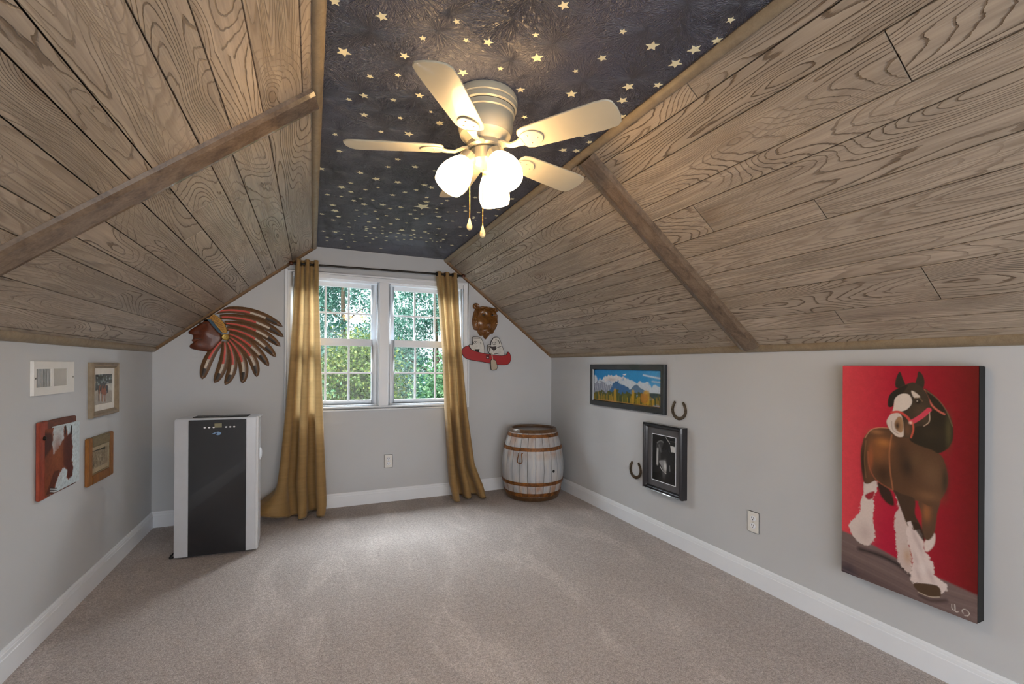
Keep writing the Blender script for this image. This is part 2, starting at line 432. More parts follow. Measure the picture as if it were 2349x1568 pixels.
SLOPE = {}
for side, x0, x1 in (('left', XL, XCL), ('right', XR, XCR)):
    L = math.hypot(x1-x0, ZC-ZK); tx, tz = (x1-x0)/L, (ZC-ZK)/L
    nx, nz = (tz, -tx) if side == 'left' else (-tz, tx)      # into the room
    if nz > 0: nx, nz = -nx, -nz
    SLOPE[side] = (x0, L, tx, tz, nx, nz)
def sp(side, s, y, c=0.0):
    """point on a sloped ceiling: s up the slope from the knee wall, c out of it into the room"""
    x0, L, tx, tz, nx, nz = SLOPE[side]
    return Vector((x0+tx*s+nx*c, y, ZK+tz*s+nz*c))

def slope_root(side):
    x0, L, tx, tz, nx, nz = SLOPE[side]
    m = MB(); prof = [(-0.12, -0.016), (L+0.03, -0.016), (L+0.03, -0.12), (-0.12, -0.12)]
    m.extrude(prof, lambda p, q, t: sp(side, p, t, q), YN-T, D+T)
    return st(m.build('ceiling_'+side, BACKING), 'sloped %s ceiling clad in weathered brown planks' % side)
def plank(side, root, s0, s1, y0, y1):
    g = 0.0017; s0 += g; s1 -= g; y0 += g; y1 -= g
    x0, L, tx, tz, nx, nz = SLOPE[side]
    hx, hy = (y1-y0)/2, (s1-s0)/2; k = 0.0012; th = 0.013; dz = random.uniform(-0.0006, 0.0006)
    vs = [(-hx,-hy,-th),(hx,-hy,-th),(hx,hy,-th),(-hx,hy,-th), (-hx,-hy,dz-k),(hx,-hy,dz-k),(hx,hy,dz-k),(-hx,hy,dz-k),
          (-hx+k*.3,-hy+k*.7,dz),(hx-k*.3,-hy+k*.7,dz),(hx-k*.3,hy-k*.7,dz),(-hx+k*.3,hy-k*.7,dz)]
    fs = [(3,2,1,0),(0,1,5,4),(1,2,6,5),(2,3,7,6),(3,0,4,7),(4,5,9,8),(5,6,10,9),(6,7,11,10),(7,4,8,11),(8,9,10,11)]
    o = MB().add(vs, fs).build('plank', PLANK, root)
    c = sp(side, (s0+s1)/2, (y0+y1)/2)
    ex = Vector((0, 1, 0)); ez = Vector((nx, 0, nz)); ey = ez.cross(ex)
    o.matrix_world = Matrix(((ex.x, ey.x, ez.x, c.x), (ex.y, ey.y, ez.y, c.y), (ex.z, ey.z, ez.z, c.z), (0, 0, 0, 1)))
YB = 1.785
SEAMS = {('left', 'near'): [0, .15, .265, .405, .506, .632, .723, .793, .948, 1.059, 1.175, 1.326, 1.3957],
         ('left', 'far'): [0, .05, .15, .26, .406, .483, .578, .70, .797, .951, 1.033, 1.179, 1.3957],
         ('right', 'near'): [0, .07, .15, .24, .41, .478, .575, .705, .80, .96, 1.044, 1.2, 1.322, 1.422],
         ('right', 'far'): [0, .08, .185, .26, .36, .45, .555, .66, .74, .825, 1.0, 1.10, 1.20, 1.32, 1.422]}
BUTT = {('right', 'near', 12): [1.168], ('right', 'near', 10): [.667], ('right', 'near', 7): [1.042], ('right', 'near', 3): [.874],
        ('right', 'near', 2): [1.237], ('right', 'near', 8): [1.474], ('right', 'far', 2): [2.10], ('right', 'far', 1): [2.62],
        ('right', 'far', 12): [2.75], ('right', 'far', 9): [3.1], ('right', 'far', 5): [2.9, 3.6], ('left', 'near', 2): [1.02],
        ('left', 'far', 8): [2.18], ('left', 'far', 7): [2.42, 3.3], ('left', 'far', 10): [2.75], ('left', 'far', 5): [3.0], ('left', 'far', 2): [2.75],
        ('left', 'far', 3): [2.62, 3.35], ('left', 'far', 9): [2.3, 3.1], ('left', 'far', 1): [3.05]}
ROOTS = {}
for side in ('left', 'right'):
    r = ROOTS[side] = slope_root(side)
    for part, ya, yb in (('near', YN, YB), ('far', YB, D)):
        ss = SEAMS[(side, part)]
        for i in range(len(ss)-1):
            cuts = BUTT.get((side, part, i), [])
            if part == 'near': cuts = cuts + [random.uniform(-0.9, 0.1)]
            ys = [ya] + sorted(cuts) + [yb]
            for y0, y1 in zip(ys, ys[1:]): plank(side, r, ss[i], ss[i+1], y0, y1)

# trims on the slopes ------------------------------------------------
tn = [0]
def trim(m, mtl, label, **kw):
    tn[0] += 1
    return st(m.build('trim_%d' % tn[0], mtl, **kw), label)
for side in ('left', 'right'):
    L = SLOPE[side][1]
    m = MB(); m.extrude([(-0.004, 0.0), (0.034, 0.0), (0.032, 0.008), (0.018, 0.017), (0.004, 0.02), (-0.012, 0.012)], lambda p, q, t: sp(side, p, t, q), YN, D)
    trim(m, TRIM, 'tan moulding where the %s slope meets the knee wall' % side, smooth=True, ang=50)
    m = MB(); m.extrude([(L-0.034, 0.0), (L+0.006, 0.0), (L+0.004, 0.012), (L-0.008, 0.019), (L-0.026, 0.017), (L-0.034, 0.008)], lambda p, q, t: sp(side, p, t, q), YN, D)
    trim(m, TRIM, 'tan moulding between the %s slope and the dark flat ceiling' % side, smooth=True, ang=50)
    m = MB(); m.extrude([(0, 0.0), (0.026, 0.0), (0.02, 0.012), (0.0, 0.018)], lambda p, q, t: sp(side, t, D-p, q), 0.0, L)
    trim(m, TRIM_DARK, 'brown moulding where the %s slope meets the gable wall' % side)
    prof = [(-0.068, 0.0), (-0.066, 0.012), (-0.056, 0.022), (-0.006, 0.038), (0.006, 0.0385), (0.055, 0.018), (0.066, 0.008), (0.068, 0.0)]
    m = MB(); m.extrude(prof, lambda p, q, t: sp(side, t, YB+p, q), 0.034, L-0.034)
    trim(m, BATTEN, 'dark stained batten running up the %s slope' % side, smooth=True, ang=14)

# baseboards ---------------------------------------------------------
BP = [(0, 0), (0.0, 0.114), (0.004, 0.114), (0.0075, 0.106), (0.0075, 0.101), (0.0105, 0.099), (0.0115, 0.088), (0.0115, 0.0855), (0.0145, 0.083), (0.0145, 0.0)]
for nm, fn, a, e in (('baseboard_left', lambda p, q, t: (XL+p, t, q), YN, D), ('baseboard_right', lambda p, q, t: (XR-p, t, q), YN, D),
                     ('baseboard_far', lambda p, q, t: (t, D-p, q), XL, XR), ('baseboard_near', lambda p, q, t: (t, YN+p, q), XL, XR)):
    st(MB().extrude(BP, fn, a, e).build(nm, WHITE), 'white moulded baseboard')

# window -------------------------------------------------------------
cs = MB()
def ring(m, x0, z0, x1, z1, w, y0, y1, wb=None, wt=None):
    wb = w if wb is None else wb; wt = w if wt is None else wt
    m.box(x0, y0, z0, x0+w, y1, z1).box(x1-w, y0, z0, x1, y1, z1).box(x0+w, y0, z0, x1-w, y1, z0+wb).box(x0+w, y0, z1-wt, x1-w, y1, z1)
ring(cs, -0.202, 0.806, 1.354, 1.968, 0.018, D-0.020, D, 0.012, 0.018)
ring(cs, -0.184, 0.818, 1.336, 1.950, 0.040, D-0.012, D+0.02, 0.026, 0.034)
tn[0] += 1
st(cs.build('trim_%d' % tn[0], WHITE, bevel=0.002, segs=1), 'white casing around the double window')
tn[0] += 1
st(MB().box(0.537, D-0.010, 0.844, 0.611, D+0.09, 1.916).build('trim_%d' % tn[0], WHITE, bevel=0.002, segs=1), 'white mullion between the two windows')
def window(name, x0, x1, label):
    w = thing(name, ((x0+x1)/2, D+0.04, 0.844)); st(w, label); cx = (x0+x1)/2; zz = 0.844
    f = MB(); ring(f, x0-cx, 0, x1-cx, 1.916-zz, 0.018, -0.035, 0.07, 0.012, 0.016); f.build('window_frame', WHITE, w, bevel=0.002, segs=1)
    for nm, za, zb, gz0, gz1, yy in (('upper', 1.375, 1.900, 1.418, 1.864, 0.045), ('lower', 0.856, 1.418, 0.893, 1.358, 0.005)):
        sx0, sx1 = x0+0.018, x1-0.018; gx0, gx1 = x0+0.062, x1-0.062
        m = MB(); y0, y1 = yy-0.016, yy+0.016
        m.box(sx0-cx, y0, za-zz, gx0-cx, y1, zb-zz).box(gx1-cx, y0, za-zz, sx1-cx, y1, zb-zz)
        m.box(gx0-cx, y0, za-zz, gx1-cx, y1, gz0-zz).box(gx0-cx, y0, gz1-zz, gx1-cx, y1, zb-zz)
        sa = m.build('sash', WHITE, w, bevel=0.0025, segs=1)
        nc, nr, mw = 3, 2, 0.016
        cw = (gx1-gx0)/nc; ch = (gz1-gz0)/nr
        for i in range(1, nc): MB().box(gx0+cw*i-mw/2-cx, yy-0.009, gz0-zz, gx0+cw*i+mw/2-cx, yy+0.009, gz1-zz).build('muntin', WHITE, sa, bevel=0.002, segs=1)
        for j in range(1, nr): MB().box(gx0-cx, yy-0.008, gz0+ch*j-mw/2-zz, gx1-cx, yy+0.008, gz0+ch*j+mw/2-zz).build('muntin', WHITE, sa, bevel=0.002, segs=1)
        for i in range(nc):
            for j in range(nr):
                MB().box(gx0+cw*i-cx, yy-0.002, gz0+ch*j-zz, gx0+cw*(i+1)-cx, yy+0.002, gz0+ch*(j+1)-zz).build('pane', GLASS, sa)
    MB().box(-0.035, -0.022, 1.418-zz-0.012, 0.035, 0.0, 1.418-zz+0.004).build('sash_lock', WHITE, w, bevel=0.004)
window('window_1', -0.144, 0.537, 'white double-hung window on the left of the pair')
window('window_2', 0.611, 1.292, 'white double-hung window on the right of the pair')

# ------------------------------------------------------------------ painted pictures
def vnoise(X, Y, sc, seed):
    r = np.random.default_rng(seed); G = r.random((256, 256))
    x, y = X*sc + 50, Y*sc + 50; xi, yi = np.floor(x).astype(int), np.floor(y).astype(int); fx, fy = x-xi, y-yi
    fx = fx*fx*(3-2*fx); fy = fy*fy*(3-2*fy); g = lambda i, j: G[i % 256, j % 256]
    return (g(xi, yi)*(1-fx)+g(xi+1, yi)*fx)*(1-fy) + (g(xi, yi+1)*(1-fx)+g(xi+1, yi+1)*fx)*fy
class Art:
    """a picture painted on a fine grid of vertices (flat print only)"""
    def __init__(s, a0, b0, a1, b1, nx, ny, base):
        s.e = (a0, b0, a1, b1); s.nx, s.ny = nx, ny
        s.X, s.Y = np.meshgrid(np.linspace(a0, a1, nx+1), np.linspace(b0, b1, ny+1))
        s.I = np.ones((ny+1, nx+1, 3)) * np.array(lin(base))
    def blend(s, m, col):
        c = np.array(lin(col)) if isinstance(col, str) else col
        s.I = s.I*(1-m[..., None]) + c*m[..., None]
    def sd(s, poly):
        P = np.array(poly); d = np.full(s.X.shape, 1e9); ins = np.zeros(s.X.shape, bool)
        for (x0, y0), (x1, y1) in zip(P, np.roll(P, -1, 0)):
            ex, ey = x1-x0, y1-y0; wx, wy = s.X-x0, s.Y-y0
            t = np.clip((wx*ex+wy*ey)/max(ex*ex+ey*ey, 1e-12), 0, 1)
            d = np.minimum(d, (wx-ex*t)**2+(wy-ey*t)**2)
            c = ((y0 <= s.Y) & (y1 > s.Y)) | ((y1 <= s.Y) & (y0 > s.Y))
            with np.errstate(divide='ignore', invalid='ignore'):
                ins ^= c & (s.X < x0 + (s.Y-y0)*(ex/(ey if abs(ey) > 1e-12 else 1e-12)))
        return np.where(ins, -1, 1)*np.sqrt(d)
    def fill(s, poly, col, soft=0.002, alpha=1.0, n=4, grain=0.0):
        if n: poly = crom(poly, n)
        d = s.sd(poly)
        if grain: d = d + (vnoise(s.X, s.Y, 0.55/grain, 3)*0.6+vnoise(s.X, s.Y, 1.7/grain, 4)*0.4-0.5)*grain*2.6
        s.blend(alpha*np.clip(0.5-d/soft, 0, 1), col)
    def stroke(s, pts, w, col, soft=0.0015, alpha=1.0, n=4):
        if n and len(pts) > 2: pts = crom(pts, n, False)
        d = np.full(s.X.shape, 1e9)
        for (x0, y0), (x1, y1) in zip(pts, pts[1:]):
            ex, ey = x1-x0, y1-y0; wx, wy = s.X-x0, s.Y-y0
            t = np.clip((wx*ex+wy*ey)/max(ex*ex+ey*ey, 1e-12), 0, 1)
            d = np.minimum(d, (wx-ex*t)**2+(wy-ey*t)**2)
        s.blend(alpha*np.clip(0.5-(np.sqrt(d)-w/2)/soft, 0, 1), col)
    def blob(s, c, rx, ry, col, alpha=1.0, rot=0.0):
        dx, dy = s.X-c[0], s.Y-c[1]; u = dx*math.cos(rot)+dy*math.sin(rot); v = -dx*math.sin(rot)+dy*math.cos(rot)
        s.blend(alpha*np.exp(-((u/rx)**2+(v/ry)**2)), col)
    def mottle(s, amp, sc, seed=1):
        k = 1+amp*(vnoise(s.X, s.Y, sc, seed)*0.6+vnoise(s.X, s.Y, sc*2.7, seed+1)*0.4-0.5)*2
        s.I = np.clip(s.I*k[..., None], 0, 1)
    def build(s, name, parent, c, m=None, relief=None):
        a0, b0, a1, b1 = s.e; me = bpy.data.meshes.new(name); nx, ny = s.nx, s.ny
        C = np.full(s.X.shape, c) if relief is None else c+relief
        V = np.stack([s.X, -C, s.Y], -1).reshape(-1, 3)
        q = (np.arange(ny)[:, None]*(nx+1)+np.arange(nx)[None]).ravel()
        Fq = np.stack([q, q+1, q+nx+2, q+nx+1], -1)
        me.from_pydata(V.tolist(), [], Fq.tolist()); me.update()
        at = me.color_attributes.new('paint', 'FLOAT_COLOR', 'POINT')
        at.data.foreach_set('color', np.concatenate([s.I, np.ones(s.X.shape+(1,))], -1).reshape(-1).astype(np.float32))
        me.materials.append(m or PAINT); me.shade_smooth()
        o = bpy.data.objects.new(name, me); COL.objects.link(o); o.parent = parent; return o
def frame_mesh(a0, b0, a1, b1, prof):
    """mitred picture frame; prof = (inset from the outer edge, depth out of the wall)"""
    m = MB(); vs = []; fs = []; n = len(prof)
    for i, d in prof: vs += [(a0+i, -d, b0+i), (a1-i, -d, b0+i), (a1-i, -d, b1-i), (a0+i, -d, b1-i)]
    for k in range(n):
        k2 = (k+1) % n
        for j in range(4): fs.append((k*4+j, k*4+(j+1) % 4, k2*4+(j+1) % 4, k2*4+j))
    return m.add(vs, fs)

# ---- large horse canvas, right wall
root = wall_thing('horse_canvas', 'R', (2090, 1120), 'large canvas of a brown horse with white legs on red background', 'painting')
yc = root.location.y; zc = root.location.z
a0, a1, b0, b1 = -(1.2845-yc), yc-0.825, 0.283-zc, 1.2085-zc
BLACK = mat('black_canvas_edge', '#0d0c0b', 0.7)
MB().box(a0, -0.048, b0, a1, -0.001, b1).build('stretcher', BLACK, root, bevel=0.003)
c = conv(root, 'R', 0.05, 0.4208, 1900, 800)
A = Art(a0+0.0005, b0+0.0005, a1-0.0005, b1-0.0005, 230, 440, '#b51f36')
u = (A.X-a0)/(a1-a0); v = (A.Y-b0)/(b1-b0)
k = np.clip(1-u*2.2, 0, 1); A.blend(k, '#e04b55'); k = np.clip((u-0.5)*2.0, 0, 1); A.blend(k, '#6e1a18')
A.blend(np.exp(-((u-0.36)/0.14)**2)*np.clip(1-v*1.4, 0, 1)*0.7, '#a8123c')
A.mottle(0.06, 60)
P = lambda *q: [c(x, y) for x, y in q]
K = lambda px: px*0.00066           # picture units -> metres
A.fill(P((40,975),(160,1025),(250,1072),(380,1145),(470,1195),(640,1265),(850,1360),(850,1560),(40,1560)), '#75625f', K(14), n=0)
A.blend(np.clip((A.sd(P((40,1090),(250,1180),(500,1330),(850,1520),(850,1700),(40,1700))))/-K(160), 0, 1)*0.8, '#4b3a3c')
A.blend(np.clip(-A.sd(P((30,1130),(130,1160),(190,1240),(100,1330),(30,1300)))/K(60), 0, 1)*0.8, '#3c3540')
for k in range(14):
    y0 = 1040+k*26; A.stroke(P((70, y0), (300, y0+110), (560, y0+240), (830, y0+330)), K(5), ['#8d7a78', '#54464a'][k % 2], K(12), 0.35)
A.stroke(P((170,1090),(280,1125),(370,1170),(450,1230)), K(26), '#2e2627', K(24), 0.9)
# hind leg, tail
WHT = '#d9c9c2'; WSH = '#b49c98'
A.fill(P((195,728),(265,715),(262,770),(240,812),(250,850),(240,940),(255,1020),(215,1070),(150,1040),(120,990),(115,945),(165,900),(175,830),(190,790)), WHT, K(7), grain=K(7))
A.blob(c(200,1000), K(40), K(60), WSH, 0.5); A.fill(P((200,795),(250,775),(240,812),(215,820)), '#9c2b36', K(8))
A.fill(P((268,725),(300,742),(340,775),(358,850),(322,842),(282,792)), '#3c2a22', K(12))
# far-side white leg
A.fill(P((366,785),(400,870),(435,960),(440,1060),(452,1150),(447,1222),(412,1202),(380,1150),(365,1030),(360,930),(378,860)), '#cdbab4', K(7), grain=K(8))
A.blob(c(430,1130), K(22), K(50), '#b9926f', 0.7)
# raised far foreleg
A.fill(P((525,1048),(575,1003),(582,1040),(570,1078),(540,1105),(524,1090)), WHT, K(8))
A.fill(P((492,826),(604,820),(592,900),(578,1000),(545,1042),(512,1010),(508,900)), '#5d4433', K(7))
A.blob(c(535,890), K(22), K(55), '#a5683f', 0.8)
# body
A.fill(P((196,480),(225,445),(270,430),(330,432),(362,468),(412,478),(446,470),(600,566),(640,640),(652,720),(637,782),(600,836),(556,858),(500,832),(470,826),(430,812),(350,772),(300,746),(262,716),(215,735),(190,712),(175,580),(188,500)), '#5f4330', K(6))
A.blob(c(275,560), K(60), K(80), '#8e5a35', 0.9); A.blob(c(300,510), K(45), K(28), '#b5743f', 0.85); A.blob(c(262,452), K(38), K(16), '#a4714a', 0.8)
A.blob(c(230,600), K(14), K(80), '#b2613c', 0.6); A.blob(c(190,620), K(14), K(110), '#33241b', 0.95)
A.blob(c(300,680), K(50), K(60), '#3d2a20', 0.7); A.blob(c(430,640), K(40), K(70), '#2f251e', 0.8); A.blob(c(400,560), K(30), K(60), '#4a3628', 0.7)
A.blob(c(560,680), K(50), K(90), '#74573f', 0.8); A.blob(c(480,600), K(30), K(60), '#6a5038', 0.7); A.blob(c(635,720), K(16), K(80), '#3a3227', 0.8)
A.blob(c(540,800), K(60), K(30), '#8a6446', 0.6)
A.stroke(P((345,470),(332,560),(336,660),(352,770)), K(5), '#c07a52', K(8), 0.75); A.stroke(P((215,560),(222,640),(262,715),(350,770)), K(5), '#b9694a', K(8), 0.6)
A.stroke(P((200,484),(228,444),(272,429),(330,431)), K(4), '#d8a37c', K(6), 0.8); A.stroke(P((205,500),(196,600),(205,700)), K(4), '#8d6a48', K(8), 0.8)
# foreleg: brown above, white feathering below
A.fill(P((352,768),(400,790),(470,818),(472,900),(500,960),(520,1040),(485,1000),(436,970),(400,885),(372,810)), '#4a372a', K(7))
A.fill(P((430,955),(450,940),(470,985),(500,985),(522,1045),(530,1100),(570,1170),(580,1230),(640,1280),(646,1305),(612,1335),(590,1292),(500,1282),(455,1270),(450,1220),(455,1130),(428,1040)), '#dccbc6', K(7), grain=K(9))
for p0 in ((470,1020),(500,1080),(480,1150),(530,1190),(560,1240),(490,1230)): A.blob(c(*p0), K(12), K(45), '#b29b9b', 0.5, 0.3)
A.blob(c(515,1190), K(24), K(40), '#e9dbd6', 0.7)
A.fill(P((452,945),(500,960),(525,1045),(505,1030),(478,990)), '#3a2b22', K(9), 0.9)
A.fill(P((468,1278),(592,1290),(612,1345),(570,1352),(492,1322)), '#54402f', K(5)); A.stroke(P((490,1325),(550,1350),(605,1352)), K(4), '#c9b9a6', K(4)); A.stroke(P((500,1345),(560,1372),(640,1370)), K(16), '#2b2120', K(20), 0.7)
# neck and head
A.fill(P((515,215),(560,240),(600,278),(640,330),(670,385),(680,440),(676,500),(648,545),(600,568),(560,548),(480,520),(440,486),(470,420),(545,410),(550,300)), '#332c22', K(6))
A.blob(c(655,450), K(14), K(90), '#5a5236', 0.8); A.blob(c(560,460), K(50), K(40), '#3f3529', 0.8); A.stroke(P((520,222),(560,300),(596,335),(632,355)), K(9), '#d76f5e', K(6))
A.stroke(P((525,222),(590,268),(640,332),(676,420)), K(3), '#9a7f60', K(6), 0.7)
A.fill(P((370,212),(366,170),(388,124),(405,160),(417,200)), '#37312a', K(4)); A.fill(P((474,200),(484,150),(492,122),(515,145),(524,182),(512,216)), '#3a332a', K(4))
A.fill(P((395,205),(430,190),(470,184),(522,222),(550,275),(556,330),(552,395),(530,418),(475,425),(455,470),(430,486),(400,478),(360,468),(335,440),(317,400),(345,350),(362,290),(368,240)), '#453a2f', K(5))
A.blob(c(500,350), K(40), K(50), '#5c4a3a', 0.8); A.blob(c(430,440), K(20), K(40), '#7a563f', 0.8)
A.fill(P((325,312),(327,265),(350,232),(400,205),(432,200),(395,252),(366,272),(350,312)), '#2e2a24', K(5))
A.fill(P((364,268),(400,244),(440,250),(456,290),(432,326),(392,342),(352,345),(356,310)), '#dccfc4', K(5))
A.fill(P((452,228),(478,240),(500,262),(466,264)), '#d8cbbf', K(5))
A.fill(P((345,352),(386,350),(404,382),(410,450),(405,478),(370,475),(335,440),(317,400),(325,375)), '#d6c6bb', K(5))
A.fill(P((380,370),(402,380),(408,430),(396,456),(370,440),(360,405)), '#a9805e', K(6)); A.blob(c(376,418), K(13), K(24), '#3b2f28', 0.95)
A.stroke(P((345,395),(350,440),(385,465)), K(3), '#8a7468', K(5), 0.8)
A.blob(c(488,288), K(12), K(11), '#17120f', 1.0); A.blob(c(484,284), K(3), K(3), '#e5dcd0', 1.0); A.stroke(P((468,270),(490,262),(512,285)), K(4), '#8d7358', K(5), 0.8)
A.stroke(P((344,346),(385,343),(425,368),(452,402)), K(14), '#cf4f47', K(4)); A.stroke(P((452,400),(500,372),(548,332)), K(26), '#d5485b', K(4)); A.stroke(P((458,400),(463,440),(450,482)), K(9), '#c55a45', K(4))
A.stroke(P((550,345),(550,395),(520,420)), K(4), '#c8b59f', K(4), 0.9); A.blob(c(447,402), K(8), K(8), '#e3d3bd', 0.9)
A.stroke(P((672,1390),(675,1418),(690,1420),(688,1392),(692,1430),(708,1432)), K(2.5), '#e8e2da', K(2.5)); A.stroke(P((735,1440),(728,1425),(745,1418),(768,1440),(758,1455),(742,1452)), K(2.5), '#e8e2da', K(2.5))
A.mottle(0.05, 220, 5)
A.build('painted_face', root, 0.0487)

# ---- framed pictures
def framed(name, side, px, label, outer, prof, fmat, mat_w=0.0, mat_col=None, c_pic=0.008, inner=None):
    """outer = wall extents (along0, along1, z0, z1); returns root and picture opening"""
    r = wall_thing(name, side, px, label, 'picture'); y = r.location.y; z = r.location.z; sg = 1 if side == 'L' else -1
    A0, A1 = sorted(((outer[0]-y)*sg, (outer[1]-y)*sg)); B0, B1 = outer[2]-z, outer[3]-z
    frame_mesh(A0, B0, A1, B1, prof).build('frame', fmat, r, smooth=True, ang=25)
    i = inner; x = (A0+i, B0+i, A1-i, B1-i)
    MB().box(x[0]-0.004, -c_pic, x[1]-0.004, x[2]+0.004, -0.002, x[3]+0.004).build('mat_board' if mat_w else 'backing_board', mat_col or BLACK, r)
    return r, (x[0]+mat_w, x[1]+mat_w, x[2]-mat_w, x[3]-mat_w)
BLKFRAME = mat('black_lacquer_frame', '#23282e', 0.22, coat=0.4)
r, q = framed('mountain_picture', 'R', (1440, 895), 'wide dark framed picture of blue mountains and golden trees', (3.362, 2.446, 0.867, 1.2135),
              [(0, 0), (0, 0.022), (0.006, 0.028), (0.040, 0.024), (0.046, 0.014), (0.046, 0)], BLKFRAME, inner=0.046)
c = conv(r, 'R', 0.01, 0.22325, 1330, 820)
A = Art(*q, 190, 66, '#1f8fd0'); P = lambda *z: [c(x, y) for x, y in z]
w, h = q[2]-q[0], q[3]-q[1]; u = (A.X-q[0])/w; v = (A.Y-q[1])/h
A.blend(np.clip(1-u*1.6, 0, 1)*0.5, '#1668ad'); A.blend(np.clip((0.72-v)*2, 0, 1)*0.5, '#7fb6d8')
A.fill(P((120,215),(230,235),(350,245),(480,235),(660,265),(840,330),(840,400),(120,400)), '#c9d3dc', 0.012, 0.95, grain=0.03)
A.fill(P((225,225),(280,185),(360,180),(455,200),(460,225),(380,240),(280,240)), '#dcd9da', 0.008, grain=0.012); A.blob(c(330,225), 0.06, 0.012, '#b6aeb0', 0.8)
A.fill(P((440,175),(475,165),(465,180)), '#eef2f5', 0.004)
A.stroke(P((650,178),(730,195),(830,215)), 0.009, '#d8e4ec', 0.01, 0.9); A.stroke(P((740,245),(830,255)), 0.008, '#c9d9e6', 0.01, 0.8)
A.fill(P((120,262),(160,245),(230,250),(300,290),(400,330),(450,390),(120,400)), '#8d93a3', 0.006, grain=0.02)
for k in range(26): A.stroke(P((130+k*11, 255+(k % 5)*9), (142+k*11, 325+(k % 3)*10)), 0.004, ['#d6dae2', '#565c6c'][k % 2], 0.006, 0.6)
A.fill(P((340,270),(385,250),(430,275),(520,330),(540,380),(300,390)), '#38699a', 0.006, grain=0.01)
A.fill(P((520,330),(575,275),(620,310),(690,365),(520,385)), '#5c7893', 0.005); A.fill(P((690,365),(840,375),(840,420),(690,420)), '#2c3d39', 0.008)
A.fill(P((100,350),(240,345),(430,350),(560,375),(700,395),(850,420),(850,500),(100,450)), '#4e531f', 0.006, grain=0.03)
rg = np.random.default_rng(4)
for k in range(95):
    x = 125+k*7.4; y1 = 432+(x-125)*0.088; hh = rg.uniform(40, 85); colr = ['#2e3a18', '#6f6d21', '#a98b24', '#c39a2c', '#3f4a1c'][rg.integers(5)]
    A.stroke(P((x, y1-hh), (x+2, y1)), 0.008, colr, 0.006, 0.85)
for x, y0 in ((360,335),(545,350),(680,355),(665,365),(700,362)): A.stroke(P((x, y0), (x, y0+100)), 0.03, '#c79a2a', 0.012, 0.85)
A.fill(P((625,380),(650,370),(695,385),(690,460),(630,455)), '#b3782c', 0.008, 0.8)
A.fill(P((100,425),(260,432),(500,465),(700,490),(850,508),(850,560),(100,440)), '#c08a45', 0.006, n=0); A.blend(np.clip(-A.sd(P((500,490),(860,535),(860,580),(500,560)))/0.02, 0, 1)*0.6, '#a8661f')
A.mottle(0.16, 160, 2); A.build('picture', r, 0.0085, PAINTGLOSS)

BWF = mat('dark_bronze_frame', '#2a2a2f', 0.2, metal=0.25, coat=0.5); MATB = mat('charcoal_mat_board', '#5a5a5e', 0.8)
r, q = framed('horse_photograph', 'R', (1525, 1060), 'black and white horse photograph in stepped dark frame with grey mat', (2.637, 2.258, 0.329, 0.800),
              [(0, 0), (0, 0.044), (0.006, 0.054), (0.011, 0.050), (0.015, 0.054), (0.021, 0.046), (0.025, 0.044), (0.032, 0.030), (0.032, 0)], BWF, 0.044, MATB, inner=0.032, c_pic=0.026)
frame_mesh(q[0]-0.004, q[1]-0.004, q[2]+0.004, q[3]+0.004, [(0, 0.026), (0, 0.0275), (0.005, 0.0275), (0.005, 0.026)]).build('mat_bevel', WHITE, r)
c = conv(r, 'R', 0.027, 0.22325, 1330, 820)
A = Art(*q, 110, 140, '#1a1a1b'); P = lambda *z: [c(x, y) for x, y in z]
A.blob(c(880,1130), 0.09, 0.14, '#2c2c2d', 0.9); A.blob(c(780,1000), 0.03, 0.18, '#101010', 0.8)
A.fill(P((790,880),(830,850),(860,865),(835,960),(830,1060),(800,1100),(785,1010)), '#3d3d3e', 0.01)
A.stroke(P((800,935),(797,990),(795,1090)), 0.014, '#c8c8c8', 0.012, 0.9); A.stroke(P((795,872),(830,852),(855,868)), 0.006, '#8a8a8a', 0.008, 0.8); A.stroke(P((815,900),(832,960)), 0.012, '#777778', 0.014, 0.7)
A.fill(P((815,1060),(870,1055),(885,1085),(892,1130),(880,1185),(860,1160),(835,1110)), '#8f8f90', 0.008); A.blob(c(876,1120), 0.011, 0.03, '#e2e2e2', 1.0)
A.stroke(P((825,1120),(850,1160),(885,1190)), 0.005, '#d9d9d9', 0.005); A.blob(c(862,1190), 0.012, 0.03, '#5f5f60', 0.8)
A.fill(P((930,905),(978,918),(978,978),(938,970)), '#d4d4d6', 0.004, n=0); A.stroke(P((885,820),(925,885)), 0.004, '#bcbcbc', 0.004); A.stroke(P((925,860),(985,870)), 0.003, '#5a5a5a', 0.004); A.stroke(P((924,1110),(926,1170)), 0.003, '#a9a9a9', 0.003)
A.mottle(0.12, 90, 3); A.build('photograph', r, 0.0266, PAINTGLOSS)

PEWTER = mat('pewter_gilt_frame', '#9a8b76', 0.35, metal=0.35, var=0.15, scale=40); IVORY = mat('ivory_mat_board', '#e4dfd6', 0.85)
r, q = framed('carriage_photograph', 'L', (238, 890), 'silver framed photograph of brown horses with a white mat', (3.062, 3.415, 0.909, 1.202),
              [(0, 0), (0, 0.018), (0.005, 0.023), (0.012, 0.019), (0.020, 0.021), (0.028, 0.014), (0.031, 0.010), (0.031, 0)], PEWTER, 0.034, IVORY, inner=0.031)
c = conv(r, 'L', 0.01, 0.2423, 40, 800)
A = Art(*q, 100, 90, '#b0a79a'); P = lambda *z: [c(x, y) for x, y in z]
A.fill(P((740,210),(930,220),(930,350),(860,345),(740,370)), '#3d4540', 0.012, n=0, grain=0.03)
rg = np.random.default_rng(9)
for k in range(60): A.blob(c(rg.uniform(755, 915), rg.uniform(220, 340)), 0.008, 0.006, ['#6f8078', '#20262a', '#a8b3b5'][rg.integers(3)], 0.7)
A.fill(P((840,335),(910,330),(910,385),(840,380)), '#c9c6bd', 0.008)
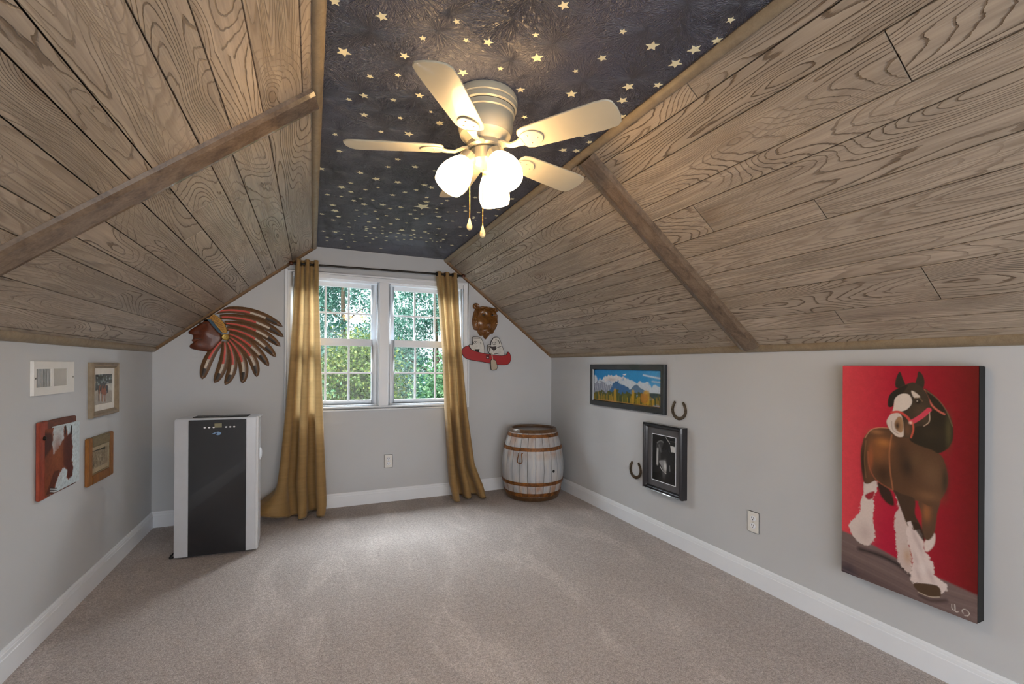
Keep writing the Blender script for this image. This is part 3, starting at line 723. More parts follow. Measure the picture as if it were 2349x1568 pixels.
for k in range(9):
    x = 765+k*9; A.fill(P((x,370),(x+14,340),(x+24,360),(x+20,410),(x+6,420)), ['#4b2f22', '#8a5236', '#2c211e'][k % 3], 0.005)
    A.stroke(P((x+8,405),(x+4,450),(x+6,490)), 0.006, ['#5b3324', '#9d6543', '#d8cfc6'][k % 3], 0.005)
A.fill(P((800,380),(840,375),(842,430),(805,430)), '#9a5535', 0.006); A.stroke(P((812,430),(806,490)), 0.008, '#a86b48', 0.005); A.stroke(P((834,430),(832,490)), 0.008, '#7c452d', 0.005)
A.mottle(0.2, 130, 6); A.build('photograph', r, 0.0086, PAINTGLOSS)

OAK = m_wood('amber_oak', '#7a4a1e', '#a9702f', (8, 8, 2), 8, 0.4, 0.2); GREY_OAK = m_wood('weathered_oak', '#6d6048', '#8f8163', (2, 8, 8), 8, 0.5)
r = wall_thing('barn_picture', 'L', (224, 1052), 'small amber oak framed picture with a sepia farm scene', 'picture')
y, z = r.location.y, r.location.z; A0, A1, B0, B1 = 3.025-y, 3.352-y, 0.558-z, 0.807-z
fw = 0.052
for (x0, z0, x1, z1, mm) in ((A0, B0, A0+fw, B1, OAK), (A1-fw, B0, A1, B1, OAK), (A0+fw, B1-fw, A1-fw, B1, GREY_OAK), (A0+fw, B0, A1-fw, B0+fw, OAK)):
    MB().box(x0, -0.017, z0, x1, -0.001, z1).build('frame_rail', mm, r, bevel=0.004)
frame_mesh(A0+fw-0.002, B0+fw-0.002, A1-fw+0.002, B1-fw+0.002, [(0, 0.002), (0, 0.014), (0.005, 0.014), (0.007, 0.008), (0.007, 0.002)]).build('inner_lip', GREY_OAK, r)
MB().box(A0+fw, -0.009, B0+fw, A1-fw, -0.002, B1-fw).build('mat_board', mat('tan_mat_board', '#b5a68c', 0.85), r)
c = conv(r, 'L', 0.01, 0.2423, 40, 800)
A = Art(A0+fw+0.012, B0+fw+0.028, A1-fw-0.012, B1-fw-0.022, 90, 70, '#9d8f78'); P = lambda *z: [c(x, y) for x, y in z]
A.fill(P((700,950),(830,900),(830,940),(700,985)), '#4d4a38', 0.006, n=0, grain=0.01)
A.stroke(P((735,950),(775,932),(790,940)), 0.005, '#d8d0ba', 0.004)
rg = np.random.default_rng(12)
for k in range(80):
    x = rg.uniform(700, 822); yy = rg.uniform(985, 1130)-(x-700)*0.3; A.stroke(P((x, yy), (x+rg.uniform(-6, 6), yy+rg.uniform(10, 45))), 0.003, ['#2c2922', '#5b4f3e', '#d0c6b2', '#3a382c'][rg.integers(4)], 0.003, 0.8)
A.stroke(P((700,975),(830,935)), 0.004, '#2b281f', 0.003); A.stroke(P((826,905),(822,1110),(700,1160)), 0.004, '#2b281f', 0.003, n=0)
A.mottle(0.25, 120, 8); A.build('print', r, 0.0096)

# ---- wooden horse-head board, left wall
r = wall_thing('horse_board', 'L', (130, 1055), 'rustic red board picture of a chestnut horse head on pale blue', 'wall art')
y, z = r.location.y, r.location.z; A0, A1, B0, B1 = 2.566-y, 2.925-y, 0.612-z, 0.945-z
REDWOOD = m_wood('red_stained_board', '#7c2d18', '#a8482b', (9, 9, 2), 6, 0.5, bump=0.5); BRNWOOD = m_wood('brown_stained_board', '#4a2416', '#7b4028', (3, 8, 8), 6, 0.55, bump=0.5)
def bow(a): return 0.010*math.sin(PI*min(max((a-A0)/(A1-A0), 0), 1))
def board(a0_, b0_, a1_, b1_, c0_, c1_, mm, nm='board', n=5):
    m = MB()
    pts = [(a0_+(a1_-a0_)*k/n) for k in range(n+1)]
    poly = [(p, b0_) for p in pts] + [(p, b1_+bow(p)*0.4) for p in reversed(pts)]
    m.prism(poly, c0_, c1_); return m.build(nm, mm, r, bevel=0.003)
board(A0, B0, A0+0.062, B1, 0.003, 0.018, REDWOOD)
for k in range(4):
    bb0 = B0+(B1-B0)*k/4; bb1 = B0+(B1-B0)*(k+1)/4-0.003
    board(A0+0.064, bb0, A1-0.022, bb1, 0.003, 0.013, BRNWOOD)
MB().lathe([(0, 0.008), (0.006, 0.007), (0.009, 0.003), (0.009, 0)], 16, Matrix.Translation((A0+0.03, -0.018, B1-0.07)) @ Matrix.Rotation(PI/2, 4, 'X')).build('bolt', mat('dark_iron', '#241d19', 0.5, 0.6), r, smooth=True)
c = conv(r, 'L', 0.019, 0.2423, 40, 800)
pts = P2 = [c(x, yv) for x, yv in ((345,730),(450,705),(595,672),(585,960),(568,1252),(470,1310),(370,1360),(250,1420),(252,1100),(262,960),(325,830))]
MB().prism([c(x, yv) for x, yv in ((345,735),(592,678),(566,1248),(370,1355),(352,1100),(335,850))], 0.012, 0.018).build('picture_panel', mat('pale_blue_board', '#c9d6da', 0.8), r, bevel=0.002)
ax = [p[0] for p in pts]; bx = [p[1] for p in pts]
A = Art(c(262, 900)[0]+0.0, c(400, 1345)[1]+0.006, c(588, 900)[0], c(480, 712)[1], 130, 120, '#c4d2d8'); P = lambda *z: [c(x, yv) for x, yv in z]
rg = np.random.default_rng(21)
for k in range(220):
    x, yv = rg.uniform(330, 600), rg.uniform(680, 1360); A.stroke(P((x, yv), (x+14, yv-20)), 0.0022, ['#93a6b0', '#e8eff2', '#b3c4cc'][rg.integers(3)], 0.003, 0.7)
A.fill(P((230,720),(345,735),(338,850),(325,900),(345,990),(440,850),(445,735),(462,735),(475,815),(505,800),(512,725),(520,735),(515,830),(525,950),(515,1050),(530,1120),(515,1200),(490,1230),(468,1215),(475,1150),(440,1110),(400,1180),(370,1270),(345,1370),(230,1440)), '#7b3f26', 0.006, n=0, grain=0.008)
A.fill(P((445,860),(510,800),(520,950),(515,1060),(528,1130),(510,1210),(475,1210),(470,1130),(440,1100),(435,960)), '#4a1f19', 0.012, 0.85)
A.blob(c(380,980), 0.05, 0.09, '#94532f', 0.8); A.fill(P((230,790),(325,795),(335,870),(325,940),(262,1030),(230,1040)), '#3d1b15', 0.014, 0.9, n=0)
for k in range(16): A.stroke(P((400-k*5, 1150+k*14), (350-k*5, 1165+k*14)), 0.005, '#3c1a14', 0.004, 0.8)
for k in range(5): A.stroke(P((310, 1315+k*11), (372, 1318+k*11)), 0.004, ['#1d1210', '#cfd8da'][k % 2], 0.003)
A.fill(P((450,735),(462,728),(460,800),(447,815)), '#2a2420', 0.005); A.fill(P((508,730),(520,728),(516,800),(502,808)), '#2a2420', 0.005)
A.mottle(0.22, 110, 4)
A.build('painted_horse', r, 0.0186)

# ------------------------------------------------------------------ wall vent, outlets
STEEL = mat('white_enamel', '#e6e5e1', 0.4, var=0.02); DARK = mat('dark_void', '#1b1a19', 0.8); LOUV = mat('grey_damper', '#b3b0aa', 0.5)
r = wall_thing('wall_vent', 'L', (116, 866), 'white metal air vent with louvres high on the left wall', 'vent')
y, z = r.location.y, r.location.z; A0, A1, B0, B1 = 2.530-y, 2.880-y, 1.060-z, 1.205-z
c = conv(r, 'L', 0.012, 0.2423, 40, 800)
g = [c(180, 190), c(325, 355), c(345, 190), c(472, 350)]
lx0, lz1 = g[0]; lx1, lz0 = g[1]; rx0 = g[2][0]; rx1 = g[3][0]
m = MB(); dth = 0.012
m.box(A0, -dth, B0, lx0, 0, B1).box(lx1, -dth, B0, rx0, 0, B1).box(rx1, -dth, B0, A1, 0, B1).box(lx0, -dth, B0, lx1, 0, lz0).box(lx0, -dth, lz1, lx1, 0, B1).box(rx0, -dth, B0, rx1, 0, lz0).box(rx0, -dth, lz1, rx1, 0, B1)
m.build('face_plate', STEEL, r)
MB().box(lx0, -0.002, lz0, lx1, -0.0005, lz1).build('duct_opening', DARK, r); MB().box(rx0, -0.007, lz0, rx1, -0.0005, lz1).build('damper', LOUV, r)
for k in range(10):
    x = lx0+(lx1-lx0)*(k+0.5)/10; w = (lx1-lx0)/10*0.34
    MB().prismz([(x-w, -0.011), (x-w+0.002, -0.011), (x+w, -0.003), (x+w-0.002, -0.003)], lz0, lz1).build('louvre', STEEL, r)
for k in range(9):
    x = rx0+(rx1-rx0)*(k+0.5)/9; w = (rx1-rx0)/9*0.45
    MB().prismz([(x-w, -0.0075), (x+w, -0.0095), (x+w, -0.007)], lz0, lz1).build('louvre', LOUV, r)
for x in (A0+0.012, A1-0.012): MB().ball((x, -dth, 0), (0.004, 0.002, 0.004), 10, 6).build('screw', mat('screw_steel', '#77746e', 0.4, 0.8), r, smooth=True)
def outlet(side, px, label):
    r = wall_thing('wall_outlet', side, px, label, 'outlet', 'white wall outlets')
    MB().box(-0.036, -0.006, -0.058, 0.036, -0.0003, 0.058).build('face_plate', STEEL, r, bevel=0.003)
    for zz in (0.02, -0.02):
        s = MB().prism([(0.0165*math.cos(t)*1.0, zz+0.0145*math.sin(t)) for t in np.linspace(0, 2*PI, 17)[:-1]], 0.004, 0.0085).build('socket', WHITE, r, bevel=0.001, segs=1)
        for x in (-0.0065, 0.0065): MB().box(x-0.0013, -0.0092, zz, x+0.0013, -0.0083, zz+0.009).build('slot', DARK, s)
        MB().prism([(0.0028*math.cos(t), zz-0.007+0.0028*math.sin(t)) for t in np.linspace(0, 2*PI, 11)[:-1]], 0.0083, 0.0092).build('slot', DARK, s)
    MB().ball((0, -0.006, 0), (0.003, 0.0015, 0.003), 8, 5).build('screw', LOUV, r, smooth=True)
outlet('E', (891, 1057), 'white outlet below the window between the curtains')
outlet('R', (1729, 1196.5), 'white outlet on the right wall beside the horse canvas')

# ------------------------------------------------------------------ horseshoes
IRON = mat('worn_horseshoe_iron', '#6a5b4b', 0.42, 0.75, var=0.3, scale=30, bump=0.3, bscale=90)
def horseshoe(px, w, h, tilt, label):
    r = wall_thing('horseshoe', 'R', px, label, 'horseshoe', 'iron horseshoes on the right wall')
    ts = np.linspace(-2.45, 2.45, 33); m = MB(); out = []; inn = []
    for t in ts:
        k = 1-0.12*max(0, abs(t)-1.7)
        x, zz = math.sin(t)*w/2*k, -math.cos(t)*h/2
        if abs(t) > 1.75: zz += (abs(t)-1.75)*h*0.16
        bw = 0.011-0.003*abs(t)/2.45
        n = Vector((math.sin(t)/w, -math.cos(t)/h)).normalized()
        out.append((x+n.x*bw, zz+n.y*bw)); inn.append((x-n.x*bw, zz-n.y*bw))
    rot = lambda p: (p[0]*math.cos(tilt)-p[1]*math.sin(tilt), p[0]*math.sin(tilt)+p[1]*math.cos(tilt))
    m.prism([rot(p) for p in out] + [rot(p) for p in reversed(inn)], 0.001, 0.011); m.build('shoe', IRON, r, bevel=0.002)
    for t in (-1.6, -1.25, -0.9, 0.9, 1.25, 1.6):
        p = rot((math.sin(t)*w/2, -math.cos(t)*h/2)); MB().box(p[0]-0.002, -0.0118, p[1]-0.004, p[0]+0.002, -0.0105, p[1]+0.004).build('nail_hole', DARK, r)
horseshoe((1559, 940.5), 0.118, 0.110, 0.0, 'iron horseshoe beside the mountain picture')
horseshoe((1459, 1077), 0.118, 0.112, 0.05, 'iron horseshoe left of the black and white photograph')

# ------------------------------------------------------------------ carved chief head, far wall
def lim(root, side):
    """keeps carved outlines clear of the sloped ceiling"""
    def f(p):
        x = root.location.x+p[0]
        zz = ZK+(x-XL)*(ZC-ZK)/(XCL-XL)-0.034 if side == 'left' else ZK+(XR-x)*(ZC-ZK)/(XR-XCR)-0.034
        return (p[0], min(p[1], zz-root.location.z))
    return f
r = wall_thing('carved_chief_head', 'E', (540, 790), 'carved wooden profile in a red and brown feather headdress', 'wall carving')
c0_ = conv(r, 'E', 0.012, 0.1403, 400, 680); lm = lim(r, 'left'); c = lambda x, y: lm(c0_(x, y))
FACE = m_wood('carved_face_wood', '#4d2110', '#74371a', (6, 6, 3), 7, 0.4, 0.2); FEATH = m_wood('feather_wood', '#5a3f29', '#7d5a3b', (10, 10, 10), 5, 0.4, 0.2)
RED = mat('red_feather_paint', '#cf4b39', 0.45, var=0.12); CREAM = mat('cream_feather_paint', '#cbbfae', 0.5, var=0.1); DKB = mat('dark_feather_tip', '#33271d', 0.5, var=0.2)
def dome(poly, ctr, fn, rings=10):
    """star-shaped outline raised into a relief; fn(point, k) -> depth, k = 1 at the rim"""
    n = len(poly); vs = [(p[0], -0.001, p[1]) for p in poly]; fs = []
    for j in range(rings+1):
        k = 1-j/rings*0.985; 
        for p in poly:
            q = (ctr[0]+(p[0]-ctr[0])*k, ctr[1]+(p[1]-ctr[1])*k); vs.append((q[0], -fn(q, k), q[1]))
    for j in range(rings+1):
        for i in range(n): fs.append((j*n+i, j*n+(i+1) % n, (j+1)*n+(i+1) % n, (j+1)*n+i))
    fs.append(tuple((rings+1)*n+i for i in range(n)))
    return MB().add(vs, fs)
fo = crom([c(*p) for p in ((500,300),(430,345),(365,410),(338,440),(285,485),(236,570),(238,605),(288,620),(306,645),(300,690),(281,708),(290,726),(308,742),(295,760),(256,790),(252,825),(300,856),(420,882),(590,895),(690,820),(770,720),(775,630),(680,520),(570,390))], 3)
fc = c(540, 640); SC = abs(c(1000, 700)[0]-c(0, 700)[0])/1000
def face_h(q, k):
    d = 0.012+0.016*math.sqrt(max(0, 1-k**2.5))
    for (px, py, s, hgt) in ((310,560,70,0.004),(500,470,60,-0.004),(520,600,80,0.006),(420,700,60,-0.003),(360,650,50,-0.002),(380,800,70,0.004)):
        p = c(px, py); d += hgt*math.exp(-((q[0]-p[0])**2+(q[1]-p[1])**2)/(s*SC)**2)
    return d
face = dome(fo, fc, face_h, 12).build('face', FACE, r, smooth=True, ang=60)
def strip(pts, w, c0d, c1d, mm, nm, par, n=4):
    """thin raised painted line"""
    pts = crom(pts, n, False); L_, R_ = [], []
    for i, p in enumerate(pts):
        a, b_ = pts[max(i-1, 0)], pts[min(i+1, len(pts)-1)]; t = Vector((b_[0]-a[0], b_[1]-a[1])).normalized(); ww = w[0]+(w[1]-w[0])*i/(len(pts)-1) if isinstance(w, tuple) else w
        L_.append((p[0]-t.y*ww/2, p[1]+t.x*ww/2)); R_.append((p[0]+t.y*ww/2, p[1]-t.x*ww/2))
    return MB().prism(L_+R_[::-1], c0d, c1d).build(nm, mm, par)
INK = mat('black_ink_line', '#14110f', 0.6)
strip([c(410,440), c(450,430), c(500,440), c(530,430)], (0.007, 0.004), 0.018, 0.0285, DKB, 'eye', face)
strip([c(330,690), c(400,690), c(470,712)], 0.004, 0.018, 0.0275, DKB, 'mouth', face)
strip([c(400,560), c(430,610), c(460,640)], 0.0035, 0.018, 0.0285, DKB, 'cheek_line', face)
def bez(p0, p1, p2, t): return (p0[0]*(1-t)**2+2*p1[0]*t*(1-t)+p2[0]*t*t, p0[1]*(1-t)**2+2*p1[1]*t*(1-t)+p2[1]*t*t)
FE = [((640,250),(1180,110),(1775,492),82), ((745,330),(1330,300),(1788,662),82), ((820,430),(1330,440),(1735,815),82), ((860,520),(1330,570),(1660,992),84), ((890,600),(1260,700),(1545,1142),84),
      ((900,660),(1330,900),(1345,1316),86), ((890,700),(1210,1020),(1110,1421),86), ((860,730),(1060,1090),(825,1446),86), ((820,730),(860,1080),(655,1411),86), ((780,720),(520,960),(455,1352),86)]
for i, (p0, p1, p2, wd) in enumerate(FE):
    q0, q1, q2 = c0_(*p0), c0_(*p1), c0_(*p2); base = 0.004+0.0016*((i*3) % 5)
    def pt(t, vv, lift, i=i, q0=q0, q1=q1, q2=q2, wd=wd, base=base):
        p = bez(q0, q1, q2, t); a = bez(q0, q1, q2, max(0, t-0.02)); b_ = bez(q0, q1, q2, min(1, t+0.02))
        tg = Vector((b_[0]-a[0], b_[1]-a[1])).normalized()
        w = wd*SC*(0.42+0.58*math.sin(PI*min(1, 0.08+t*0.62)))*math.sqrt(max(0.0, 1-t**7))
        x, zz = p[0]-tg.y*w*vv, p[1]+tg.x*w*vv; x, zz = lm((x, zz))
        return (x, -(base+0.011*(1-vv*vv)+lift), zz)
    m = MB(); m.grid(lambda uu, vv: pt(vv, -1+2*uu, 0), 8, 22); m.grid(lambda uu, vv: (lambda q: (q[0], -0.001, q[2]))(pt(vv, 1-2*uu, 0)), 8, 22)
    for sgn in (-1, 1): m.grid(lambda uu, vv: (lambda q: (q[0], q[1]*(1-uu)-0.001*uu, q[2]))(pt(vv, sgn, 0)), 1, 22)
    f = m.build('feather', FEATH, r, smooth=True, ang=50)
    sd = 1 if i < 5 else -1
    off = 0.0 if i >= 7 else -0.1
    for (t0, t1, v0, v1, mm, nm) in ((0.03, 0.54, -0.30, 0.16, RED, 'red_stripe'), (0.53, 0.76, -0.30, 0.16, CREAM, 'white_stripe'), (0.76, 0.92, -0.42, 0.34, DKB, 'dark_tip')):
        MB().grid(lambda uu, vv: pt(t0+(t1-t0)*vv, off+(v0+(v1-v0)*uu)*sd, 0.0012), 4, 12).grid(lambda uu, vv: pt(t0+(t1-t0)*vv, off+(v1+(v0-v1)*uu)*sd, -0.001), 4, 12).build(nm, mm, f, smooth=True)
hb = crom([c(*p) for p in ((515,280),(570,250),(650,262),(740,350),(820,440),(866,580),(790,585),(700,480),(600,370))], 4)
band = MB().prism(hb, 0.004, 0.034).build('headband', mat('gold_beaded_band', '#b07f2c', 0.4, 0.3, var=0.45, scale=120), r, bevel=0.004)
for k in range(13):
    t = k/12; a_, b2 = bez(c(560,275), c(650,400), c(800,570), t), bez(c(640,262), c(770,370), c(856,560), t)
    strip([a_, b2], 0.0022, 0.033, 0.0355, mat('brown_bead_line', '#5c2c12', 0.5), 'bead_row', band, n=1)
MB().prism(crom([c(*p) for p in ((492,290),(520,285),(600,390),(700,500),(782,590),(745,600),(650,500),(540,375))], 3), 0.004, 0.033).build('blue_band', mat('blue_band_paint', '#35566b', 0.5), r, bevel=0.002)
rc = c(840, 662)
MB().lathe([(0, 0.046), (0.008, 0.046), (0.010, 0.042), (0.018, 0.043), (0.022, 0.040), (0.025, 0.034), (0.0255, 0.004)], 28, Matrix.Translation((rc[0], 0, rc[1])) @ Matrix.Rotation(PI/2, 4, 'X')).build('rosette', mat('gold_rosette', '#c2a04f', 0.35, 0.4, var=0.2), r, smooth=True, ang=25)

# ------------------------------------------------------------------ carved bear head, far wall
r = wall_thing('carved_bear_head', 'E', (1115, 735), 'carved glossy brown bear head mask with rounded ears', 'wall carving')
c0_ = conv(r, 'E', 0.03, 0.1148, 1040, 680); lm = lim(r, 'right'); c = lambda x, y: lm(c0_(x, y)); SB = abs(c0_(1000, 500)[0]-c0_(0, 500)[0])/1000
BEARW = m_wood('glossy_bear_wood', '#5a3413', '#8a5a25', (5, 5, 5), 6, 0.22, 0.5, 0.3)
bo = crom([c(*p) for p in ((440,265),(405,370),(390,480),(400,580),(428,655),(488,680),(520,750),(560,785),(600,782),(632,830),(662,852),(692,815),(740,765),(765,745),(800,742),(840,665),(885,570),(898,420),(880,325),(820,225),(700,196),(580,185),(500,215))], 4)
bc = c(650, 480)
def bear_h(q, k):
    d = 0.008+0.055*math.sqrt(max(0, 1-k**2.2))
    for (px, py, sx, sy, hgt) in ((640,560,85,110,0.040),(640,590,45,45,0.012),(585,370,40,34,-0.016),(770,375,40,34,-0.016),(660,300,130,60,0.010),(640,660,60,22,-0.014),(660,740,60,50,0.010),(480,520,70,90,0.012),(820,520,60,90,0.012)):
        p = c0_(px, py); d += hgt*math.exp(-((q[0]-p[0])/(sx*SB))**2-((q[1]-p[1])/(sy*SB))**2)
    if k > 0.55: d += 0.011*math.sin(q[0]*520+math.sin(q[1]*130)*3)*math.sin(q[1]*210+q[0]*90)*min(1, (k-0.55)*4)
    return d
hd = dome(bo, bc, bear_h, 26).build('head', BEARW, r, smooth=True, ang=70)
for (px, py, rx, rz) in ((468,188,66,62),(868,262,46,46)):
    p = c0_(px, py); e = MB(); n = 20; poly = [lm((p[0]+rx*SB*math.cos(t), p[1]+rz*SB*math.sin(t))) for t in np.linspace(0, 2*PI, n+1)[:-1]]
    e = dome(poly, p, lambda q, k: 0.014+0.022*math.sqrt(max(0, 1-k*k))-0.014*math.exp(-(k*2.4)**2), 8).build('ear', BEARW, r, smooth=True, ang=60)
for px, py in ((585,368),(768,372)):
    p = c0_(px, py); MB().ball((p[0], -bear_h(p, 0.5)-0.004, p[1]), (0.011, 0.007, 0.009), 12, 8).build('eye', mat('glossy_black_eye', '#0d0a08', 0.08, coat=0.6), r, smooth=True)
p = c0_(645, 578); MB().ball((p[0], -bear_h(p, 0.2)-0.0, p[1]), (0.020, 0.010, 0.014), 14, 8).build('nose', mat('polished_nose', '#6b4a33', 0.08, coat=0.8), r, smooth=True)

# ------------------------------------------------------------------ painted canoe cut-out, far wall
r = wall_thing('canoe_sign', 'E', (1115, 812), 'flat cut-out of two white fish paddling a red canoe', 'wall sign')
c = conv(r, 'E', 0.012, 0.1148, 1040, 680)
BRONZE_BLK = mat('mounting_block_wood', '#6b5a45', 0.7)
CRED = mat('red_canoe_paint', '#a81f23', 0.4); FISH = mat('fish_white_paint', '#d3d1cc', 0.5, var=0.1, scale=40)
def grow(poly, d):
    n = len(poly); out = []; a = sum(poly[i][0]*poly[(i+1) % n][1]-poly[(i+1) % n][0]*poly[i][1] for i in range(n)); sg = 1 if a > 0 else -1
    for i in range(n):
        t = Vector((poly[(i+1) % n][0]-poly[i-1][0], poly[(i+1) % n][1]-poly[i-1][1])).normalized(); out.append((poly[i][0]+t.y*d*sg, poly[i][1]-t.x*d*sg))
    return out
def cut(pts, mm, nm, c0d, c1d, par, edge=0.0042, n=3):
    poly = crom([c(*p) for p in pts], n)
    o = MB().prism(poly, c0d, c1d).build(nm, mm, par)
    if edge: MB().prism(grow(poly, edge), c0d-0.001 if c0d > 0.0015 else c0d, c1d-0.0008).build('outline', INK, o)
    return o
cut(((165,1100),(195,1030),(285,985),(330,1050),(420,1090),(560,1130),(700,1155),(850,1175),(960,1185),(1050,1165),(1078,1110),(1110,1140),(1135,1230),(1110,1310),(1050,1355),(900,1355),(720,1325),(520,1290),(300,1250),(200,1190)), CRED, 'canoe', 0.008, 0.016, r)
f1 = cut(((385,815),(460,812),(535,830),(585,920),(603,1010),(612,1120),(560,1132),(420,1092),(335,1055),(300,990),(330,958),(388,962),(378,880)), FISH, 'fish', 0.003, 0.010, r)
f2 = cut(((800,825),(850,816),(895,828),(930,900),(962,990),(990,1070),(990,1178),(850,1175),(790,1160),(705,1115),(688,968),(742,972),(750,910),(778,862)), FISH, 'fish', 0.003, 0.010, r)
for f, (ex, ey) in ((f1, (432, 920)), (f2, (805, 935))):
    p = c(ex, ey); R_ = 0.019
    MB().prism([(p[0]+R_*math.cos(t), p[1]+R_*0.8*math.sin(t)) for t in np.linspace(0, 2*PI, 21)[:-1]], 0.0095, 0.0108).build('eye_ring', INK, f)
    MB().prism([(p[0]+R_*0.78*math.cos(t), p[1]+R_*0.58*math.sin(t)) for t in np.linspace(0, 2*PI, 21)[:-1]], 0.0105, 0.0114).build('eye', FISH, f)
    MB().prism([(p[0]+0.004*math.cos(t), p[1]+0.004*math.sin(t)) for t in np.linspace(0, 2*PI, 11)[:-1]], 0.0112, 0.0120).build('pupil', INK, f)
MB().prism([c(*p) for p in ((415,1050),(515,1048),(500,1108),(424,1094))], 0.0098, 0.0108).build('mouth', INK, f1); MB().prism([c(*p) for p in ((690,972),(760,1000),(850,990),(838,1060),(800,1080),(740,1030))], 0.0098, 0.0108).build('mouth', mat('dark_grey_mouth', '#3d3536', 0.6), f2)
strip([c(300,970), c(340,1040), c(390,1090)], 0.006, 0.0098, 0.0112, INK, 'fin_line', f1); strip([c(530,920), c(545,935)], 0.006, 0.0098, 0.0108, INK, 'gill_line', f1); strip([c(390,812), c(400,835), c(530,838)], 0.0035, 0.0098, 0.0108, INK, 'fin_line', f1)
strip([c(700,980), c(712,1060), c(725,1115)], 0.006, 0.0098, 0.0112, INK, 'fin_line', f2); strip([c(790,1095), c(850,1030), c(960,985)], 0.005, 0.0098, 0.0112, INK, 'fin_line', f2); strip([c(830,860), c(890,880), c(915,945)], 0.005, 0.0098, 0.0112, INK, 'gill_line', f2); strip([c(800,1150), c(895,1130)], 0.006, 0.0098, 0.0112, INK, 'fin_line', f2, n=1)
cut(((735,1290),(752,1262),(790,1262),(828,1282),(845,1340),(858,1400),(840,1450),(762,1465),(742,1430)), mat('paddle_paint', '#b7ab98', 0.5), 'paddle_blade', 0.015, 0.020, r)
strip([c(735,1120), c(758,1180), c(768,1275)], 0.010, 0.015, 0.0195, mat('paddle_paint', '#b7ab98', 0.5), 'paddle_shaft', r)
MB().prism([c(*p) for p in ((635,1165),(705,1172),(705,1245),(640,1240))], 0.0155, 0.0165).build('badge', mat('dark_badge', '#5a1114', 0.5), r); MB().prism([c(*p) for p in ((650,1205),(690,1212),(688,1228),(652,1222))], 0.0163, 0.017).build('badge_mark', FISH, r)

for px_, py_ in ((560, 1200), (950, 1260)):
    p = c(px_, py_); MB().box(p[0]-0.012, -0.009, p[1]-0.012, p[0]+0.012, 0.0135, p[1]+0.012).build('mounting_block', BRONZE_BLK, r)
r.location.y -= 0.014
# ------------------------------------------------------------------ curtains and rod
def interp(tab, z):
    zs = [p[0] for p in tab][::-1]; xs = [p[1] for p in tab][::-1]; return float(np.interp(z, zs, xs))
ROD_Y, ROD_Z0, ROD_Z1 = D-0.09, 2.000, 2.018
def rodz(x): return ROD_Z0+(ROD_Z1-ROD_Z0)*(x+0.14)/1.41
BRONZE = mat('dark_bronze_rod', '#2b2623', 0.35, 0.7); COPPER = mat('brown_finial', '#5b3320', 0.25, 0.3, coat=0.4)
r = thing('curtain_rod', (0.565, ROD_Y, 2.009), label='thin dark curtain rod above the window', cat='curtain rod')
rx = lambda x: (x-0.565, 0, rodz(x)-2.009)
MB().tube([rx(-0.150), rx(1.262)], 0.0085, 12).build('rod', BRONZE, r, smooth=True)
for x, sg in ((-0.155, -1), (1.270, 1)):
    p = rx(x); MB().lathe([(0.004, -0.016), (0.012, -0.014), (0.016, -0.006), (0.0175, 0.002), (0.014, 0.012), (0.006, 0.018), (0.001, 0.019)], 18, Matrix.Translation(p) @ Matrix.Rotation(sg*PI/2, 4, 'Y')).build('finial', COPPER, r, smooth=True)
for x in (-0.105, 1.215):
    p = rx(x); MB().tube([(p[0], 0.088, p[2]-0.02), (p[0], 0.03, p[2]-0.02), (p[0], 0.0, p[2]-0.010)], 0.006, 8).ball((p[0], 0, p[2]), 0.012, 10, 6).box(p[0]-0.012, 0.084, p[2]-0.05, p[0]+0.012, 0.0895, p[2]+0.012).build('bracket', BRONZE, r, smooth=True, ang=40)
